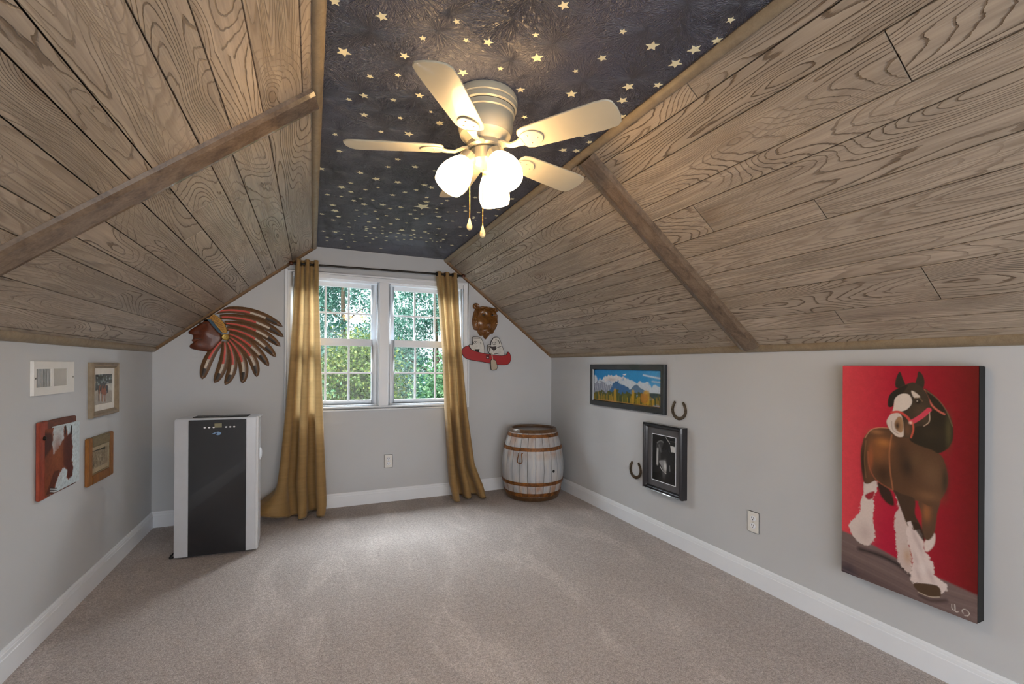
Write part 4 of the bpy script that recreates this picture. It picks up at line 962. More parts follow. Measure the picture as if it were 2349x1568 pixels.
def curtain(label, lt, rt, nf, ph, tail, seed):
    r = thing('curtain', ((lt[0][1]+rt[0][1])/2, ROD_Y, 0.0), label=label, cat='curtain', group='golden curtains at the window')
    ox, oy = r.location.x, r.location.y; rg = np.random.default_rng(seed); jit = rg.uniform(-0.35, 0.35, 12)
    ztop = 2.036
    def f(uu, vv):
        # arc length down the cloth, ending in a small puddle
        z = ztop*(1-vv/0.93) if vv < 0.93 else 0.0
        pud = max(0.0, (vv-0.86)/0.14)
        zz = max(z, 0.0)
        xl, xr = interp(lt, zz), interp(rt, zz)
        fl = 1-zz/ztop
        phs = 2*PI*nf*uu+ph+0.6*fl*math.sin(3*uu+1)
        k = uu*nf; kk = jit[int(k) % 12]*(1-(k % 1))+jit[(int(k)+1) % 12]*(k % 1)
        amp = (0.030+0.050*fl**1.2)*(1+0.5*kk*fl)
        x = xl+(xr-xl)*(uu+0.034*math.sin(2*phs)*(0.7+0.6*fl))
        y = ROD_Y-0.012*fl+amp*math.cos(phs)
        # cloth bellies out over the floor
        y -= 0.055*math.sin(PI*min(1, pud))*(0.6+0.5*math.cos(phs*0.5+seed)) + 0.045*fl**4
        x += 0.02*pud*math.sin(phs+1.1)
        zz = zz + 0.0
        if vv >= 0.93:
            q = (vv-0.93)/0.07; zz = 0.010+0.012*(1-q)+0.010*math.sin(phs*1.7)**2*(1-q); y += 0.075*q
        if tail and uu < 0.24:
            w = (1-uu/0.24)**1.2; g = max(0.0, min(1.0, (vv-0.80)/0.16)); g = g*g*(3-2*g)
            x -= w*g*0.30; zz += w*g*0.055*(1+0.8*math.sin(9*uu)); y += w*g*0.02
        y = min(y, D-0.018) if zz < 0.14 else min(y, D-0.008)
        if 0.78 < zz < 2.0: y = min(y, D-0.026)
        zz += 0.0
        return (x-ox, y-oy, max(zz, 0.007))
    m = MB(); NU, NV = 150, 120; m.grid(f, NU, NV)
    o = m.build('cloth', CLOTH, r, smooth=True, ang=180, solid=1)
    md = o.modifiers.new('thickness', 'SOLIDIFY'); md.thickness = 0.0022; md.offset = 0
    for k in range(int(nf*2)):
        uu = (k+0.5-ph/PI)/(2*nf)
        if 0.02 < uu < 0.98:
            x = interp(lt, ztop)+(interp(rt, ztop)-interp(lt, ztop))*uu; R1, R2 = 0.0165, 0.0045; n1, n2 = 18, 6; vs = []; fs = []
            for a in range(n1):
                for b_ in range(n2):
                    A_, B_ = 2*PI*a/n1, 2*PI*b_/n2; rr = R1+R2*math.cos(B_); vs.append((x-ox+R2*math.sin(B_)*0.8, rr*math.cos(A_), rodz(x)+rr*math.sin(A_)))
                    fs.append((a*n2+b_, ((a+1) % n1)*n2+b_, ((a+1) % n1)*n2+(b_+1) % n2, a*n2+(b_+1) % n2))
            MB().add(vs, fs).build('grommet', BRONZE, r, smooth=True)
    return r
curtain('golden curtain gathered left of the window, tail behind the appliance', [(2.036,-0.128),(1.54,-0.149),(0.87,-0.195),(0.43,-0.232),(0.26,-0.25),(0.0,-0.215)],
        [(2.036,0.046),(1.84,0.048),(0.86,0.080),(0.08,0.108),(0.0,0.100)], 2.7, 0.5, True, 3)
curtain('golden curtain gathered right of the window beside the bear carving', [(2.036,1.012),(1.34,1.075),(0.62,1.105),(0.14,1.132),(0.0,1.145)],
        [(2.036,1.203),(1.44,1.236),(0.81,1.291),(0.30,1.355),(0.12,1.42),(0.0,1.445)], 2.6, 0.8, False, 5)

# ------------------------------------------------------------------ portable air conditioner
p0 = Vector((-0.767, 3.377, 0)); p1 = Vector((-0.315, 3.344, 0)); rz = math.atan2(p1.y-p0.y, p1.x-p0.x); mid = (p0+p1)/2
ac = thing('portable_air_conditioner', mid, rz, 'tall silver and black portable air conditioner on the carpet', 'air conditioner')
SILVER = mat('silver_plastic', '#c4c7cd', 0.35, 0.15, var=0.02); SILVER2 = mat('bright_silver_edge', '#dcdee2', 0.25, 0.3, var=0.02); GLOSSB = mat('gloss_black_panel', '#242529', 0.15, coat=0.5, var=0.05)
hw, HT, DP = 0.2265, 0.860, 0.21
MB().prismz([(-hw+0.006, 0.02), (hw-0.004, 0.02), (hw-0.012, DP-0.03), (hw-0.04, DP), (-hw+0.04, DP), (-hw+0.012, DP-0.03)], 0.014, HT-0.012).build('body', SILVER, ac, bevel=0.006)
MB().prismz([(-hw, 0.0), (-hw+0.074, -0.004), (-hw+0.074, 0.03), (-hw, 0.03)], 0.010, HT-0.006).build('side_trim', SILVER, ac, bevel=0.003)
MB().prismz([(hw-0.066, -0.004), (hw-0.012, 0.0), (hw-0.012, 0.03), (hw-0.066, 0.03)], 0.010, HT-0.004).build('side_trim', SILVER, ac, bevel=0.003)
MB().prismz([(hw-0.012, 0.0), (hw, 0.006), (hw, 0.05), (hw-0.012, 0.05)], 0.010, HT).build('edge_strip', SILVER2, ac, bevel=0.003)
fp = MB().box(-hw+0.0745, -0.005, 0.010, hw-0.0665, 0.02, HT-0.012).build('front_panel', GLOSSB, ac, bevel=0.002)
MB().box(-hw+0.002, 0.0, HT-0.014, hw-0.002, DP-0.01, HT-0.002).build('top_cover', SILVER, ac, bevel=0.004)
g = MB().box(-hw+0.08, 0.05, HT-0.004, hw-0.07, 0.15, HT+0.002).build('air_outlet', DARK, ac, bevel=0.002)
for k in range(5): MB().box(-hw+0.085, 0.056+k*0.019, HT+0.001, hw-0.075, 0.062+k*0.019, HT+0.004).build('fin', GLOSSB, g)
cc = 0.004
MB().box(cc-0.018, -0.0062, 0.800, cc+0.022, -0.0045, 0.826).build('display', mat('lcd_display', '#8b8669', 0.3), fp)
BTN = mat('white_print', '#e8e8ea', 0.5)
for x in (-0.070, -0.046, -0.022, 0.046, 0.068, 0.090):
    MB().prism([(cc+x+0.0062*math.cos(t), 0.802+0.0048*math.sin(t)) for t in np.linspace(0, 2*PI, 13)[:-1]], 0.0045, 0.0064).build('button', BTN, fp)
LOGO = mat('blue_logo_print', '#7f9fc4', 0.35)
MB().prism(crom([(-0.026, 0.762), (-0.010, 0.771), (0.008, 0.774), (0.022, 0.768), (0.020, 0.757), (0.004, 0.752), (-0.006, 0.757), (-0.014, 0.762)], 4), 0.0045, 0.0058).build('logo', LOGO, fp)
MB().prism(crom([(-0.010, 0.766), (-0.002, 0.768), (0.002, 0.760), (-0.006, 0.757)], 3), 0.0055, 0.0062).build('logo_mark', mat('navy_logo_print', '#22355a', 0.4), fp)
MB().lathe([(0.0, 0.010), (0.030, 0.010), (0.040, 0.006), (0.042, 0.0)], 24, Matrix.Translation((hw-0.012, DP-0.075, 0.60)) @ Matrix.Rotation(PI/2, 4, 'Y')).build('hose_port', WHITE, ac, smooth=True)
for x in (-hw+0.05, hw-0.05):
    for yy in (0.05, DP-0.05): MB().tube([(x-0.012, yy, 0.014), (x+0.012, yy, 0.014)], 0.014, 14).build('caster', DARK, ac, smooth=True, ang=40)
cord = [(-hw+0.02, DP-0.02, 0.10), (-hw-0.004, DP-0.03, 0.05), (-hw-0.028, DP-0.09, 0.008), (-hw-0.030, DP-0.16, 0.008), (-hw-0.015, DP-0.20, 0.008), (-hw+0.02, DP-0.10, 0.008)]
cp = [tuple(q) for q in crom(cord, 6, False)]
MB().tube(cp, 0.0045, 8).build('power_cord', mat('black_cord', '#141313', 0.5), ac, smooth=True)

# ------------------------------------------------------------------ barrel
br = thing('wooden_barrel', (1.887, 3.812, 0), 0.3, 'whitewashed wooden barrel with rusty hoops in the far corner', 'barrel')
BH = 0.622
def brad(z): return 0.287-0.637*(z-0.275)**2
NS = 24
for k in range(NS):
    a = 2*PI*k/NS; da = PI/NS*0.945; m = MB(); nz = 14; na = 3; vs = []; fs = []
    for j in range(nz+1):
        z = 0.012+(BH-0.024)*j/nz
        for i in range(na+1):
            t = -da+2*da*i/na; rr = brad(z)-(0.0022 if i in (0, na) else 0.0); vs.append((rr*math.cos(a+t), rr*math.sin(a+t), z))
        for i in (na, 0):
            t = -da+2*da*i/na; rr = brad(z)-0.018; vs.append((rr*math.cos(a+t), rr*math.sin(a+t), z))
    w = na+3
    for j in range(nz):
        for i in range(w): fs.append((j*w+i, j*w+(i+1) % w, (j+1)*w+(i+1) % w, (j+1)*w+i))
    fs += [tuple(range(w)), tuple(range(nz*w, (nz+1)*w))]
    m.add(vs, fs).build('stave', STAVE, br, smooth=True, ang=40)
MB().lathe([(0, 0.03), (0.20, 0.03), (0.20, BH-0.05), (0, BH-0.05)], 40).build('core', BACKING, br)
for z, hgt in ((0.575, 0.026), (0.462, 0.030), (0.160, 0.030), (0.062, 0.032)):
    MB().lathe([(brad(z-hgt/2)+0.0005, z-hgt/2), (brad(z-hgt/2)+0.0035, z-hgt/2), (brad(z)+0.0045, z), (brad(z+hgt/2)+0.0035, z+hgt/2), (brad(z+hgt/2)+0.0005, z+hgt/2), (brad(z-hgt/2)+0.0005, z-hgt/2)], 56).build('hoop', RUST, br, smooth=True, ang=40)
BRW = m_wood('barrel_brown_wood', '#4a3320', '#6e4f33', (5, 5, 2), 6, 0.35, 0.2)
MB().lathe([(brad(0.598)-0.002, 0.598), (brad(0.6)+0.005, 0.600), (brad(0.615)+0.004, 0.622), (brad(0.615)-0.002, 0.629), (brad(0.615)-0.020, 0.628), (brad(0.615)-0.024, 0.612), (brad(0.598)-0.02, 0.598), (brad(0.598)-0.002, 0.598)], 56).build('top_rim', BRW, br, smooth=True, ang=50)
for k in range(6):
    R_ = brad(0.6)-0.022; x0 = -R_+2*R_*k/6+0.001; x1 = -R_+2*R_*(k+1)/6-0.001; n = 6
    top = [(x0+(x1-x0)*i/n, math.sqrt(max(1e-6, R_*R_-(x0+(x1-x0)*i/n)**2))) for i in range(n+1)]
    MB().prismz(top+[(x, -yv) for x, yv in reversed(top)], 0.592, 0.611).build('lid_board', BRW, br)
MB().lathe([(brad(0.04)-0.02, 0.002), (brad(0.0)-0.006, 0.002), (brad(0.01)+0.003, 0.014), (brad(0.04)+0.003, 0.040), (brad(0.046)-0.001, 0.046), (brad(0.04)-0.02, 0.046), (brad(0.04)-0.02, 0.002)], 56).build('base_rim', BRW, br, smooth=True, ang=40)
a = -2.35; q = (brad(0.30)*math.cos(a), brad(0.30)*math.sin(a))
MB().lathe([(0, 0.004), (0.008, 0.004), (0.013, 0.001), (0.013, -0.004)], 14, Matrix.Translation((brad(0.27)*math.cos(-1.62), brad(0.27)*math.sin(-1.62), 0.27)) @ Matrix.Rotation(-1.62, 4, 'Z') @ Matrix.Rotation(PI/2, 4, 'Y')).build('bung', DARK, br, smooth=True)
# drop handle on the left side
ha = -2.72
hm = Matrix.Rotation(ha, 4, 'Z')
pts = [hm @ Vector((brad(0.44)+0.006, -0.02, 0.43)), hm @ Vector((brad(0.43)+0.016, -0.014, 0.425)), hm @ Vector((brad(0.38)+0.014, -0.022, 0.36)), hm @ Vector((brad(0.36)+0.012, 0.0, 0.345)), hm @ Vector((brad(0.38)+0.014, 0.022, 0.36)), hm @ Vector((brad(0.43)+0.016, 0.014, 0.425)), hm @ Vector((brad(0.44)+0.006, 0.02, 0.43))]
MB().tube([tuple(x) for x in crom([tuple(v_) for v_ in pts], 4, False)], 0.004, 8).build('drop_handle', RUST, br, smooth=True)

# ------------------------------------------------------------------ ceiling fan with lights
FX, FY, FZ = 0.575, 1.565, 1.985
fan = thing('ceiling_fan', (FX, FY, ZC), 0, 'cream five-blade ceiling fan with three glowing glass shades', 'ceiling fan')
FANP = mat('cream_fan_enamel', '#b3ac99', 0.35, var=0.02, coat=0.2); FANS = mat('satin_nickel', '#b9b3a4', 0.3, 0.5, var=0.03)
z0 = lambda z: z-ZC
MB().lathe([(0, 0), (0.112, 0), (0.116, -0.010), (0.116, -0.026), (0.110, -0.030), (0.110, -0.034), (0.113, -0.036), (0.113, -0.046), (0.107, -0.050)], 48).build('ceiling_mount', FANP, fan, smooth=True, ang=30)
MB().lathe([(0.100, -0.046), (0.106, -0.052), (0.106, -0.068), (0.100, -0.072), (0.102, -0.076), (0.100, -0.115), (0.092, -0.140), (0.078, -0.152), (0.074, -0.160), (0.070, -0.168), (0, -0.168)], 48).build('motor_housing', FANP, fan, smooth=True, ang=30)
MB().lathe([(0, -0.166), (0.066, -0.166), (0.068, -0.172), (0.068, -0.184), (0.060, -0.190), (0, -0.190)], 40).build('flywheel', FANS, fan, smooth=True, ang=30)
ANG = [232.7, 160.7, 88.7, 16.7, 304.7]
zb = z0(FZ)
def blade_pt(rr, w, a, lift=0.0, pitch=math.radians(-12)):
    return Vector((rr*math.cos(a)-w*math.cos(pitch)*math.sin(a), rr*math.sin(a)+w*math.cos(pitch)*math.cos(a), zb+w*math.sin(pitch)+lift))
for deg in ANG:
    a = math.radians(deg)
    out = [(0.150, -0.030), (0.158, -0.044), (0.180, -0.052), (0.30, -0.058), (0.44, -0.063), (0.478, -0.060), (0.493, -0.046), (0.500, -0.015), (0.500, 0.018), (0.494, 0.046), (0.478, 0.060), (0.44, 0.063), (0.30, 0.058), (0.180, 0.052), (0.158, 0.044), (0.150, 0.030)]
    n = len(out); m = MB()
    m.add([blade_pt(x, w, a, 0.003) for x, w in out]+[blade_pt(x, w, a, -0.003) for x, w in out], [tuple(range(n)), tuple(range(2*n-1, n-1, -1))]+[(i, n+i, n+(i+1) % n, (i+1) % n) for i in range(n)])
    bl = m.build('blade', FANP, fan, bevel=0.0015, segs=1)
    # bracket: curved arm from the flywheel with a leaf-shaped plate under the blade
    plate = [(0.148, 0.0), (0.156, 0.022), (0.176, 0.034), (0.200, 0.036), (0.224, 0.024), (0.236, 0.0), (0.224, -0.024), (0.200, -0.036), (0.176, -0.034), (0.156, -0.022)]
    pl = crom(plate, 3); n = len(pl); m = MB()
    m.add([blade_pt(x, w, a, -0.0035) for x, w in pl]+[blade_pt(x, w, a, -0.0085) for x, w in pl], [tuple(range(n)), tuple(range(2*n-1, n-1, -1))]+[(i, n+i, n+(i+1) % n, (i+1) % n) for i in range(n)])
    arm = []
    for rr, w, l in ((0.050, 0.020, 0.006), (0.080, 0.016, 0.004), (0.110, 0.011, -0.010), (0.135, 0.012, -0.010), (0.160, 0.020, -0.006)): arm.append((rr, w, l))
    vs = []; fs = []
    for rr, w, l in arm: vs += [blade_pt(rr, w, a, l+0.004), blade_pt(rr, -w, a, l+0.004), blade_pt(rr, -w, a, l-0.004), blade_pt(rr, w, a, l-0.004)]
    for i in range(len(arm)-1):
        for j in range(4): fs.append((i*4+j, i*4+(j+1) % 4, (i+1)*4+(j+1) % 4, (i+1)*4+j))
    fs += [(0, 1, 2, 3), tuple(len(arm)*4-4+j for j in range(4))]
    m.add(vs, fs); br_ = m.build('blade_bracket', FANP, fan, bevel=0.0015, segs=1)
    for rr, w in ((0.185, 0.018), (0.185, -0.018), (0.215, 0.0)):
        p = blade_pt(rr, w, a, -0.009); MB().ball(p, (0.004, 0.004, 0.002), 8, 5).build('screw', FANS, br_, smooth=True)
kz = z0(1.975)
MB().lathe([(0, kz+0.006), (0.050, kz+0.006), (0.056, kz), (0.056, kz-0.038), (0.050, kz-0.046), (0.034, kz-0.058), (0.020, kz-0.066), (0.012, kz-0.070), (0, kz-0.071)], 40).build('light_kit', FANS, fan, smooth=True, ang=30)
def m_shade():
    t = NT('lit_frosted_glass'); e = t.n('Emission'); n = t.noise(t.coord(), 12, 2)
    t.set(e.inputs[0], t.ramp(n, [(0.2, lin('#ffcb86')), (0.8, lin('#ffd394'))])); e.inputs[1].default_value = 27.0
    mx = t.n('MixShader'); mx.inputs[0].default_value = 0.9
    t.t.links.new(t.b.outputs[0], mx.inputs[1]); t.t.links.new(e.outputs[0], mx.inputs[2]); t.t.links.new(mx.outputs[0], t.out.inputs[0]); return t.m
SHADE = m_shade()
for deg, tl in ((180, 34), (284, 34), (52, 32)):
    a = math.radians(deg); tilt = math.radians(tl)
    M_ = Matrix.Translation((0.058*math.cos(a), 0.058*math.sin(a), kz-0.022)) @ Matrix.Rotation(a, 4, 'Z') @ Matrix.Rotation(-tilt, 4, 'Y')
    MB().lathe([(0, 0.006), (0.022, 0.006), (0.029, 0.0), (0.031, -0.012), (0.031, -0.030), (0.027, -0.034)], 24, M_).build('lamp_holder', FANS, fan, smooth=True, ang=30)
    sh = MB().lathe([(0.026, -0.026), (0.034, -0.034), (0.046, -0.056), (0.056, -0.084), (0.060, -0.108), (0.058, -0.130), (0.053, -0.146), (0.050, -0.146), (0.055, -0.130), (0.057, -0.108), (0.053, -0.084), (0.043, -0.058), (0.031, -0.037), (0.023, -0.030)], 32, M_).build('lamp_shade', SHADE, fan, smooth=True, ang=60)
    MB().lathe([(0.004, -0.04), (0.014, -0.05), (0.024, -0.075), (0.026, -0.09), (0.018, -0.108), (0.001, -0.114)], 18, M_).build('bulb', SHADE, sh, smooth=True)
BRASS = mat('brass_chain', '#b08c4a', 0.35, 0.7); FOB = mat('cream_fob', '#e3cfa0', 0.4)
def chain(x, y, za, zf):
    m = MB(); m.tube([(x, y, z0(za)), (x, y, z0(zf)+0.028)], 0.0016, 6)
    n = int((za-zf)/0.016)
    for k in range(n): m.ball((x, y, z0(za)-0.008-k*0.016), 0.0024, 6, 4)
    ch = m.build('pull_chain', BRASS, fan, smooth=True)
    MB().lathe([(0.0015, 0.030), (0.003, 0.028), (0.005, 0.018), (0.0095, 0.006), (0.0105, -0.003), (0.008, -0.011), (0.003, -0.014), (0.0002, -0.0145)], 16, Matrix.Translation((x, y, z0(zf)))).build('fob', FOB, ch, smooth=True)
d_ = ray(1107, 536); t_ = 1.555/d_.y; chain(d_.x*t_-FX, d_.y*t_-FY, 1.925, H+d_.z*t_)
d_ = ray(1077, 519); t_ = 1.600/d_.y; chain(d_.x*t_-FX, d_.y*t_-FY, 1.925, H+d_.z*t_)

# ------------------------------------------------------------------ star stickers on the ceiling
STARM = mat('pale_star_sticker', '#ece3bf', 0.45, var=0.05)
SM = {}
def star(px, py, rad, label, grp='star stickers on the dark ceiling'):
    p = onC(px, py, 0.0); s_ = rad*0.315/F_PX*(p.x*math.sin(YAW)+p.y*math.cos(YAW))
    if not (XCL+0.012 < p.x < XCR-0.012 and p.y < D-0.02): return
    if not SM:
        poly = [((1.0 if k % 2 == 0 else 0.46)*math.sin(PI*k/5), (1.0 if k % 2 == 0 else 0.46)*math.cos(PI*k/5)) for k in range(10)]
        SM['o'] = MB().prismz(poly, -1.0, 0.0).build('star_sticker', STARM); o = SM['o']
    else:
        o = SM['o'].copy(); COL.objects.link(o)
    o.location = (p.x, p.y, ZC); o.rotation_euler = (0, 0, random.uniform(0, 2*PI)); s_ *= 1.12; o.scale = (s_, s_, 0.0014)
    tag(o, label, 'star', grp)
Z3 = lambda x, y: (720+x*0.315, y*0.315)
Z4 = lambda x, y: (720+x*0.315, 280+y*0.315)
Z6 = lambda x, y: (1400+x*0.404, y*0.404)
for x, y, rr, lb in ((150,8,40,'star sticker cut by the top edge near the left ceiling moulding'), (495,118,42,'large star sticker above and left of the near left fan blade'), (218,378,48,'largest star sticker by the left ceiling moulding'),
    (660,405,35,'star sticker just off the tip of the nearest left fan blade'), (792,275,25,'faded star sticker beyond the tip of the near left blade'), (1040,155,26,'star sticker high above the near left fan blade'),
    (1108,290,25,'small spiky star sticker above the near left blade'), (1268,305,36,'medium star sticker above the fan mount, left of the biggest'), (1820,37,40,'large star sticker at the top edge, right of centre'),
    (1615,252,25,'small star sticker straight above the big star near fan mount'), (2250,228,26,'small star sticker far up on the right half'), (1625,420,45,'biggest star sticker just above the fan mount'),
    (2100,422,33,'star sticker above the near right fan blade'), (1360,497,22,'small star sticker directly above the fan mount'), (1085,527,38,'star sticker touching the right edge of near left blade'),
    (407,555,22,'small star sticker left of the near left fan blade'), (610,545,22,'small star sticker beside the left edge of near left blade'), (365,695,30,'star sticker at the start of the bluish area, left side'),
    (255,723,20,'small star sticker by the left moulding, bluish area'), (578,727,20,'small star sticker midway left of the near left blade'), (770,693,30,'yellow star sticker close left of the near left blade'),
    (365,835,28,'pale star sticker on the left above the left fan blade'), (630,857,18,'tiny star sticker above the left fan blade'), (853,812,15,'tiny faded star sticker near the left blade bracket'),
    (915,893,27,'star sticker just above the inner end of left blade'), (1505,653,30,'star sticker right beside the fan mount'), (1905,516,20,'tiny star sticker over the middle of near right blade'),
    (1875,682,40,'large star sticker above the near right fan blade'), (2290,630,40,'large star sticker off the tip of near right blade'), (2248,730,36,'star sticker beside the tip of near right blade'),
    (2248,847,25,'star sticker between near right blade tip and moulding'), (1535,850,22,'star sticker half hidden behind the near right blade')):
    star(*Z3(x, y), rr, lb)
for x, y, rr, lb in ((238,260,47,'large star sticker on the upper right half'), (478,280,46,'large star sticker nearest the right moulding, upper area'), (605,230,37,'star sticker touching the right moulding near the top'),
    (683,113,30,'uppermost small star sticker by the right moulding'), (370,360,45,'large star sticker a little in from the right moulding'), (270,482,32,'star sticker by the right moulding, level with blade tip')):
    star(*Z6(x, y), rr, lb)
for x, y, rr, lb in ((1815,203,28,'star sticker under the near right blade, left of a pair'), (1915,208,27,'star sticker under the near right blade, right of a pair'), (2005,145,22,'small star sticker between near right blade and moulding'),
    (1955,98,20,'small star sticker along the lower edge of near right blade'), (915,8,26,'star sticker above the left fan blade bracket'), (690,85,32,'pale star sticker right above the left fan blade'),
    (490,70,18,'faded star sticker above the middle of left blade'), (155,88,18,'small star sticker above the tip of left blade'), (790,613,55,'biggest star sticker among the tiny ones toward the window'),
    (50,338,26,'star sticker at the left moulding below the left blade'), (1440,558,20,'star sticker between lamp shades and the right moulding'), (1175,547,18,'star sticker just below the rear lamp shade')):
    star(*Z4(x, y), rr, lb)
MIDS = []
for x, y, rr in ((185,210,22),(830,205,18),(610,270,20),(540,325,18),(740,325,24),(878,352,12),(338,367,24),(455,413,27),(610,437,24),(805,457,24),(855,475,24),(200,473,27),(268,442,18),(467,475,12),(375,490,16),(270,507,18),(100,527,18),(200,540,12),(290,570,18),(430,567,12),(340,556,12),(575,530,20),(665,510,18),(745,493,17),(820,547,16),(820,580,22),(893,420,14),(970,570,17)):
    MIDS.append((y, x, rr))
MIDS.sort()
ORD = ['first', 'second', 'third', 'fourth', 'fifth', 'sixth', 'seventh']
for k in range(0, len(MIDS), 4):
    for j, (x, y, rr) in enumerate(sorted((x, y, rr) for y, x, rr in MIDS[k:k+4])):
        star(*Z4(x, y), rr, 'small star sticker below the left blade, %s row down, %s from the left' % (ORD[k//4], ORD[j]))
for x, y, rr in ((1345,636,14),(1330,680,16),(1200,657,15),(1105,647,14),(1098,612,13),(1040,650,9),(975,653,9),(933,593,13),(895,630,12),(890,655,11),(735,640,13),(632,618,18),(555,628,16),(500,600,22),(365,597,22),(137,603,22),(155,645,26),(310,640,13),(447,648,12),(57,668,16),(178,687,18),(375,668,14),(327,684,7),(530,680,16),(700,668,18),(788,668,14),(910,688,20),(140,711,15),(400,725,15),(465,702,14),(610,705,18),(745,700,18),(255,733,10),(258,762,14),(300,713,6),(560,740,16),(675,733,12),(843,738,18),(910,775,16),(963,715,7),(1010,720,13),(1065,763,15),(1165,690,11),(1160,700,9),(1250,697,10),(1178,717,5),(380,760,10),(385,773,14),(440,768,13),(500,762,14),(70,793,14),(155,799,17),(180,792,8),(380,785,12),(500,790,10),(640,785,22),(725,785,14),(810,798,15),(280,815,13),(220,817,8),(410,808,12),(500,810,10),(560,803,14),(615,808,14),(655,820,14),(705,822,14),(730,815,10),(835,810,8),(893,818,8),(965,815,7),(380,833,11),(455,838,10),(530,832,12),(600,835,9),(735,838,8),(97,838,12),(95,862,9),(200,853,11),(240,868,5),(285,845,5),(297,868,12),(430,850,11),(525,862,11),(612,858,12),(657,852,9),(710,853,13),(780,838,8),(850,848,9),(865,865,7),(820,868,9),(895,868,7),(943,852,12),(925,865,8),(408,878,6),(1068,827,13),(1115,825,8),(1005,895,14),(922,908,7),(488,918,11),(252,908,13)):
    star(*Z4(x, y), rr, 'tiny white star sticker in the dense cluster near the window wall')

# ------------------------------------------------------------------ trees and the neighbouring roof outside
GROUND_Z = -3.2
LEAVES = [m_leaf('teal_green_leaves', '#1f4a40', '#55907e', '#c4e2d6'), m_leaf('deep_green_leaves', '#1d4029', '#4f8150', '#b7d3a6'), m_leaf('yellow_green_leaves', '#2c4a26', '#5f7f3c', '#b5b863')]
BARK = m_wood('tree_bark', '#3f362c', '#6a5c4b', (6, 6, 2), 5, 0.8)
def tree(x, y, top, rad, kind, nl, label, seed, low=-2.2, name='leafy_tree'):
    r = thing(name, (x, y, GROUND_Z), 0, label, 'tree', 'trees outside the window'); rg = np.random.default_rng(seed)
    hgt = top-GROUND_Z; m = MB()
    m.tube([(0, 0, 0), (0.05, 0.02, hgt*0.35), (-0.04, 0.05, hgt*0.65), (0.02, 0, hgt*0.93)], [0.16, 0.12, 0.07, 0.02], 9); m.build('trunk', BARK, r, smooth=True)
    nc = 70; C_ = []
    for k in range(nc):
        z = rg.uniform(low-GROUND_Z, hgt); f = (z-(low-GROUND_Z))/(hgt-(low-GROUND_Z)); R_ = rad*math.sqrt(max(0.05, 1-((f-0.4)/0.62)**2))
        a = rg.uniform(0, 2*PI); q = R_*math.sqrt(rg.uniform(0.15, 1)); C_.append((q*math.cos(a), q*math.sin(a), z))
        if k % 6 == 0: MB().tube([(0, 0, max(0.4, z-0.7)), (q*math.cos(a)*0.5, q*math.sin(a)*0.5, z-0.25), (q*math.cos(a), q*math.sin(a), z)], [0.035, 0.022, 0.008], 6).build('branch', BARK, r, smooth=True)
    C_ = np.array(C_); idx = rg.integers(0, nc, nl); P_ = C_[idx]+rg.normal(0, 0.26, (nl, 3))
    d1 = rg.normal(0, 1, (nl, 3)); d1[:, 2] -= 0.5; d1 /= np.linalg.norm(d1, axis=1)[:, None]
    d2 = np.cross(d1, rg.normal(0, 1, (nl, 3))); d2 /= np.linalg.norm(d2, axis=1)[:, None]
    s_ = (rg.uniform(0.032, 0.075, nl)*(1+max(0, y-8)*0.07))[:, None]
    V = np.stack([P_, P_+d1*s_*0.55+d2*s_*0.36, P_+d1*s_*1.25, P_+d1*s_*0.55-d2*s_*0.36], 1).reshape(-1, 3)
    Fq = np.arange(nl*4).reshape(-1, 4); me = bpy.data.meshes.new('crown'); me.from_pydata(V.tolist(), [], Fq.tolist()); me.update(); me.materials.append(LEAVES[kind])
    o = bpy.data.objects.new('crown', me); COL.objects.link(o); o.parent = r
tree(-0.75, 7.6, 1.3, 0.9, 1, 36000, 'green leafy tree close to the left window', 1, -2.6)
tree(2.35, 7.7, 1.0, 0.9, 1, 36000, 'green leafy tree close to the right window', 2, -2.6)
tree(0.95, 10.5, 1.5, 0.95, 2, 34000, 'yellow green bushy tree between the two windows', 3, -2.6, 'bushy_tree')
tree(-2.3, 10.5, 3.4, 0.95, 0, 26000, 'teal green tree at the left of the view outside', 4, -2.2)
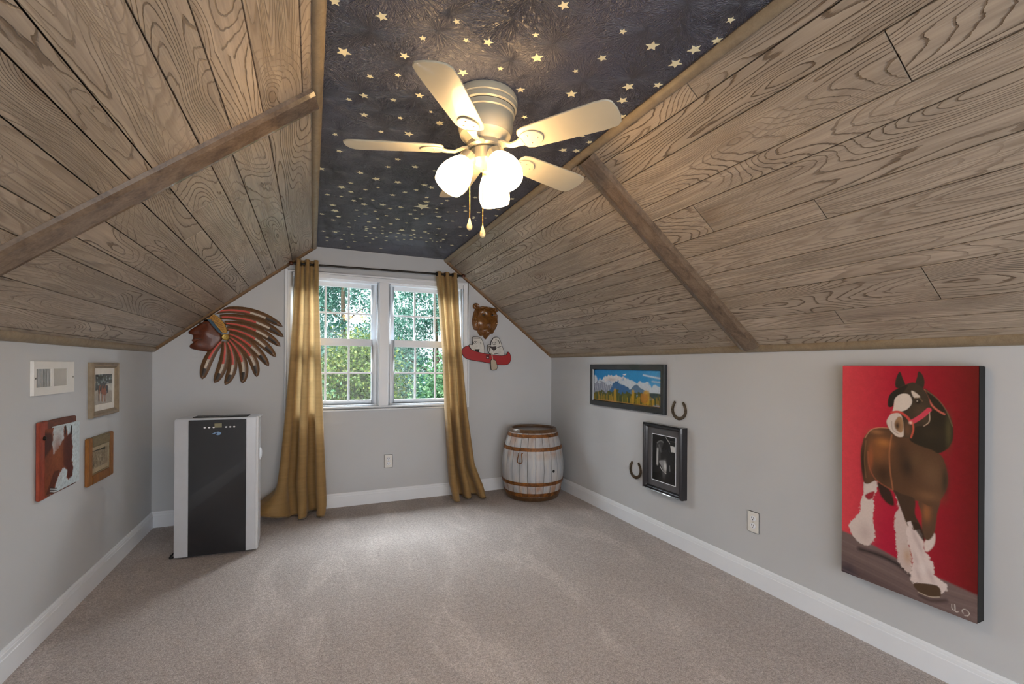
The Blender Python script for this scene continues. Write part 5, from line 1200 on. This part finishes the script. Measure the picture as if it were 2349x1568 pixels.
tree(4.1, 10.6, 3.0, 0.95, 0, 26000, 'teal green tree at the right of the view outside', 5, -2.2)
tree(-1.35, 14.2, 6.0, 1.7, 0, 38000, 'tall teal green tree far behind the left window', 6, -1.0)
tree(3.6, 14.2, 6.2, 1.75, 0, 38000, 'tall teal green tree far behind the right window', 7, -1.0)
tree(1.1, 18.4, 7.5, 1.9, 0, 22000, 'tallest teal green tree at the back of the view', 10, -0.5)
tree(8.4, 14.2, 6.0, 1.6, 1, 7000, 'green leafy tree far to the right outside', 8, -2.4)
tree(-6.0, 14.2, 6.0, 1.6, 1, 7000, 'green leafy tree far to the left outside', 9, -2.4)
ho = thing('neighbouring_house', (1.2, 23.5, GROUND_Z), 0.12, 'pale roofed house half hidden behind the trees', 'house')
ROOFM = mat('pale_shingle', '#b9bcc0', 0.7, var=0.15, scale=6)
MB().box(-3.6, -1.6, 0, 3.6, 3.0, 4.6).build('house_wall', mat('pale_siding', '#c9c6bd', 0.7), ho)
rf = MB().add([(-3.9, -2.0, 4.5), (3.9, -2.0, 4.5), (3.9, 0.7, 6.3), (-3.9, 0.7, 6.3), (3.9, 3.4, 4.5), (-3.9, 3.4, 4.5)], [(0, 1, 2, 3), (3, 2, 4, 5), (0, 3, 5), (1, 4, 2), (0, 5, 4, 1)]).build('house_roof', ROOFM, ho)
for k in range(7):
    t0 = k/7; y0, z0_ = -2.0+2.7*t0, 4.5+1.8*t0; y1, z1_ = -2.0+2.7*(t0+1/7), 4.5+1.8*(t0+1/7)
    MB().add([(-3.9, y0, z0_+0.04), (3.9, y0, z0_+0.04), (3.9, y1, z1_+0.01), (-3.9, y1, z1_+0.01), (-3.9, y0, z0_), (3.9, y0, z0_)], [(0, 1, 2, 3), (4, 5, 1, 0)]).build('shingle_course', ROOFM, rf)
gr = MB().box(-14, D+0.6, GROUND_Z-0.1, 16, 34, GROUND_Z).build('garden_lawn', m_leaf('lawn_green', '#2f4a22', '#4f6b30', '#7d8c4a')); st(gr, 'green lawn outside below the window')
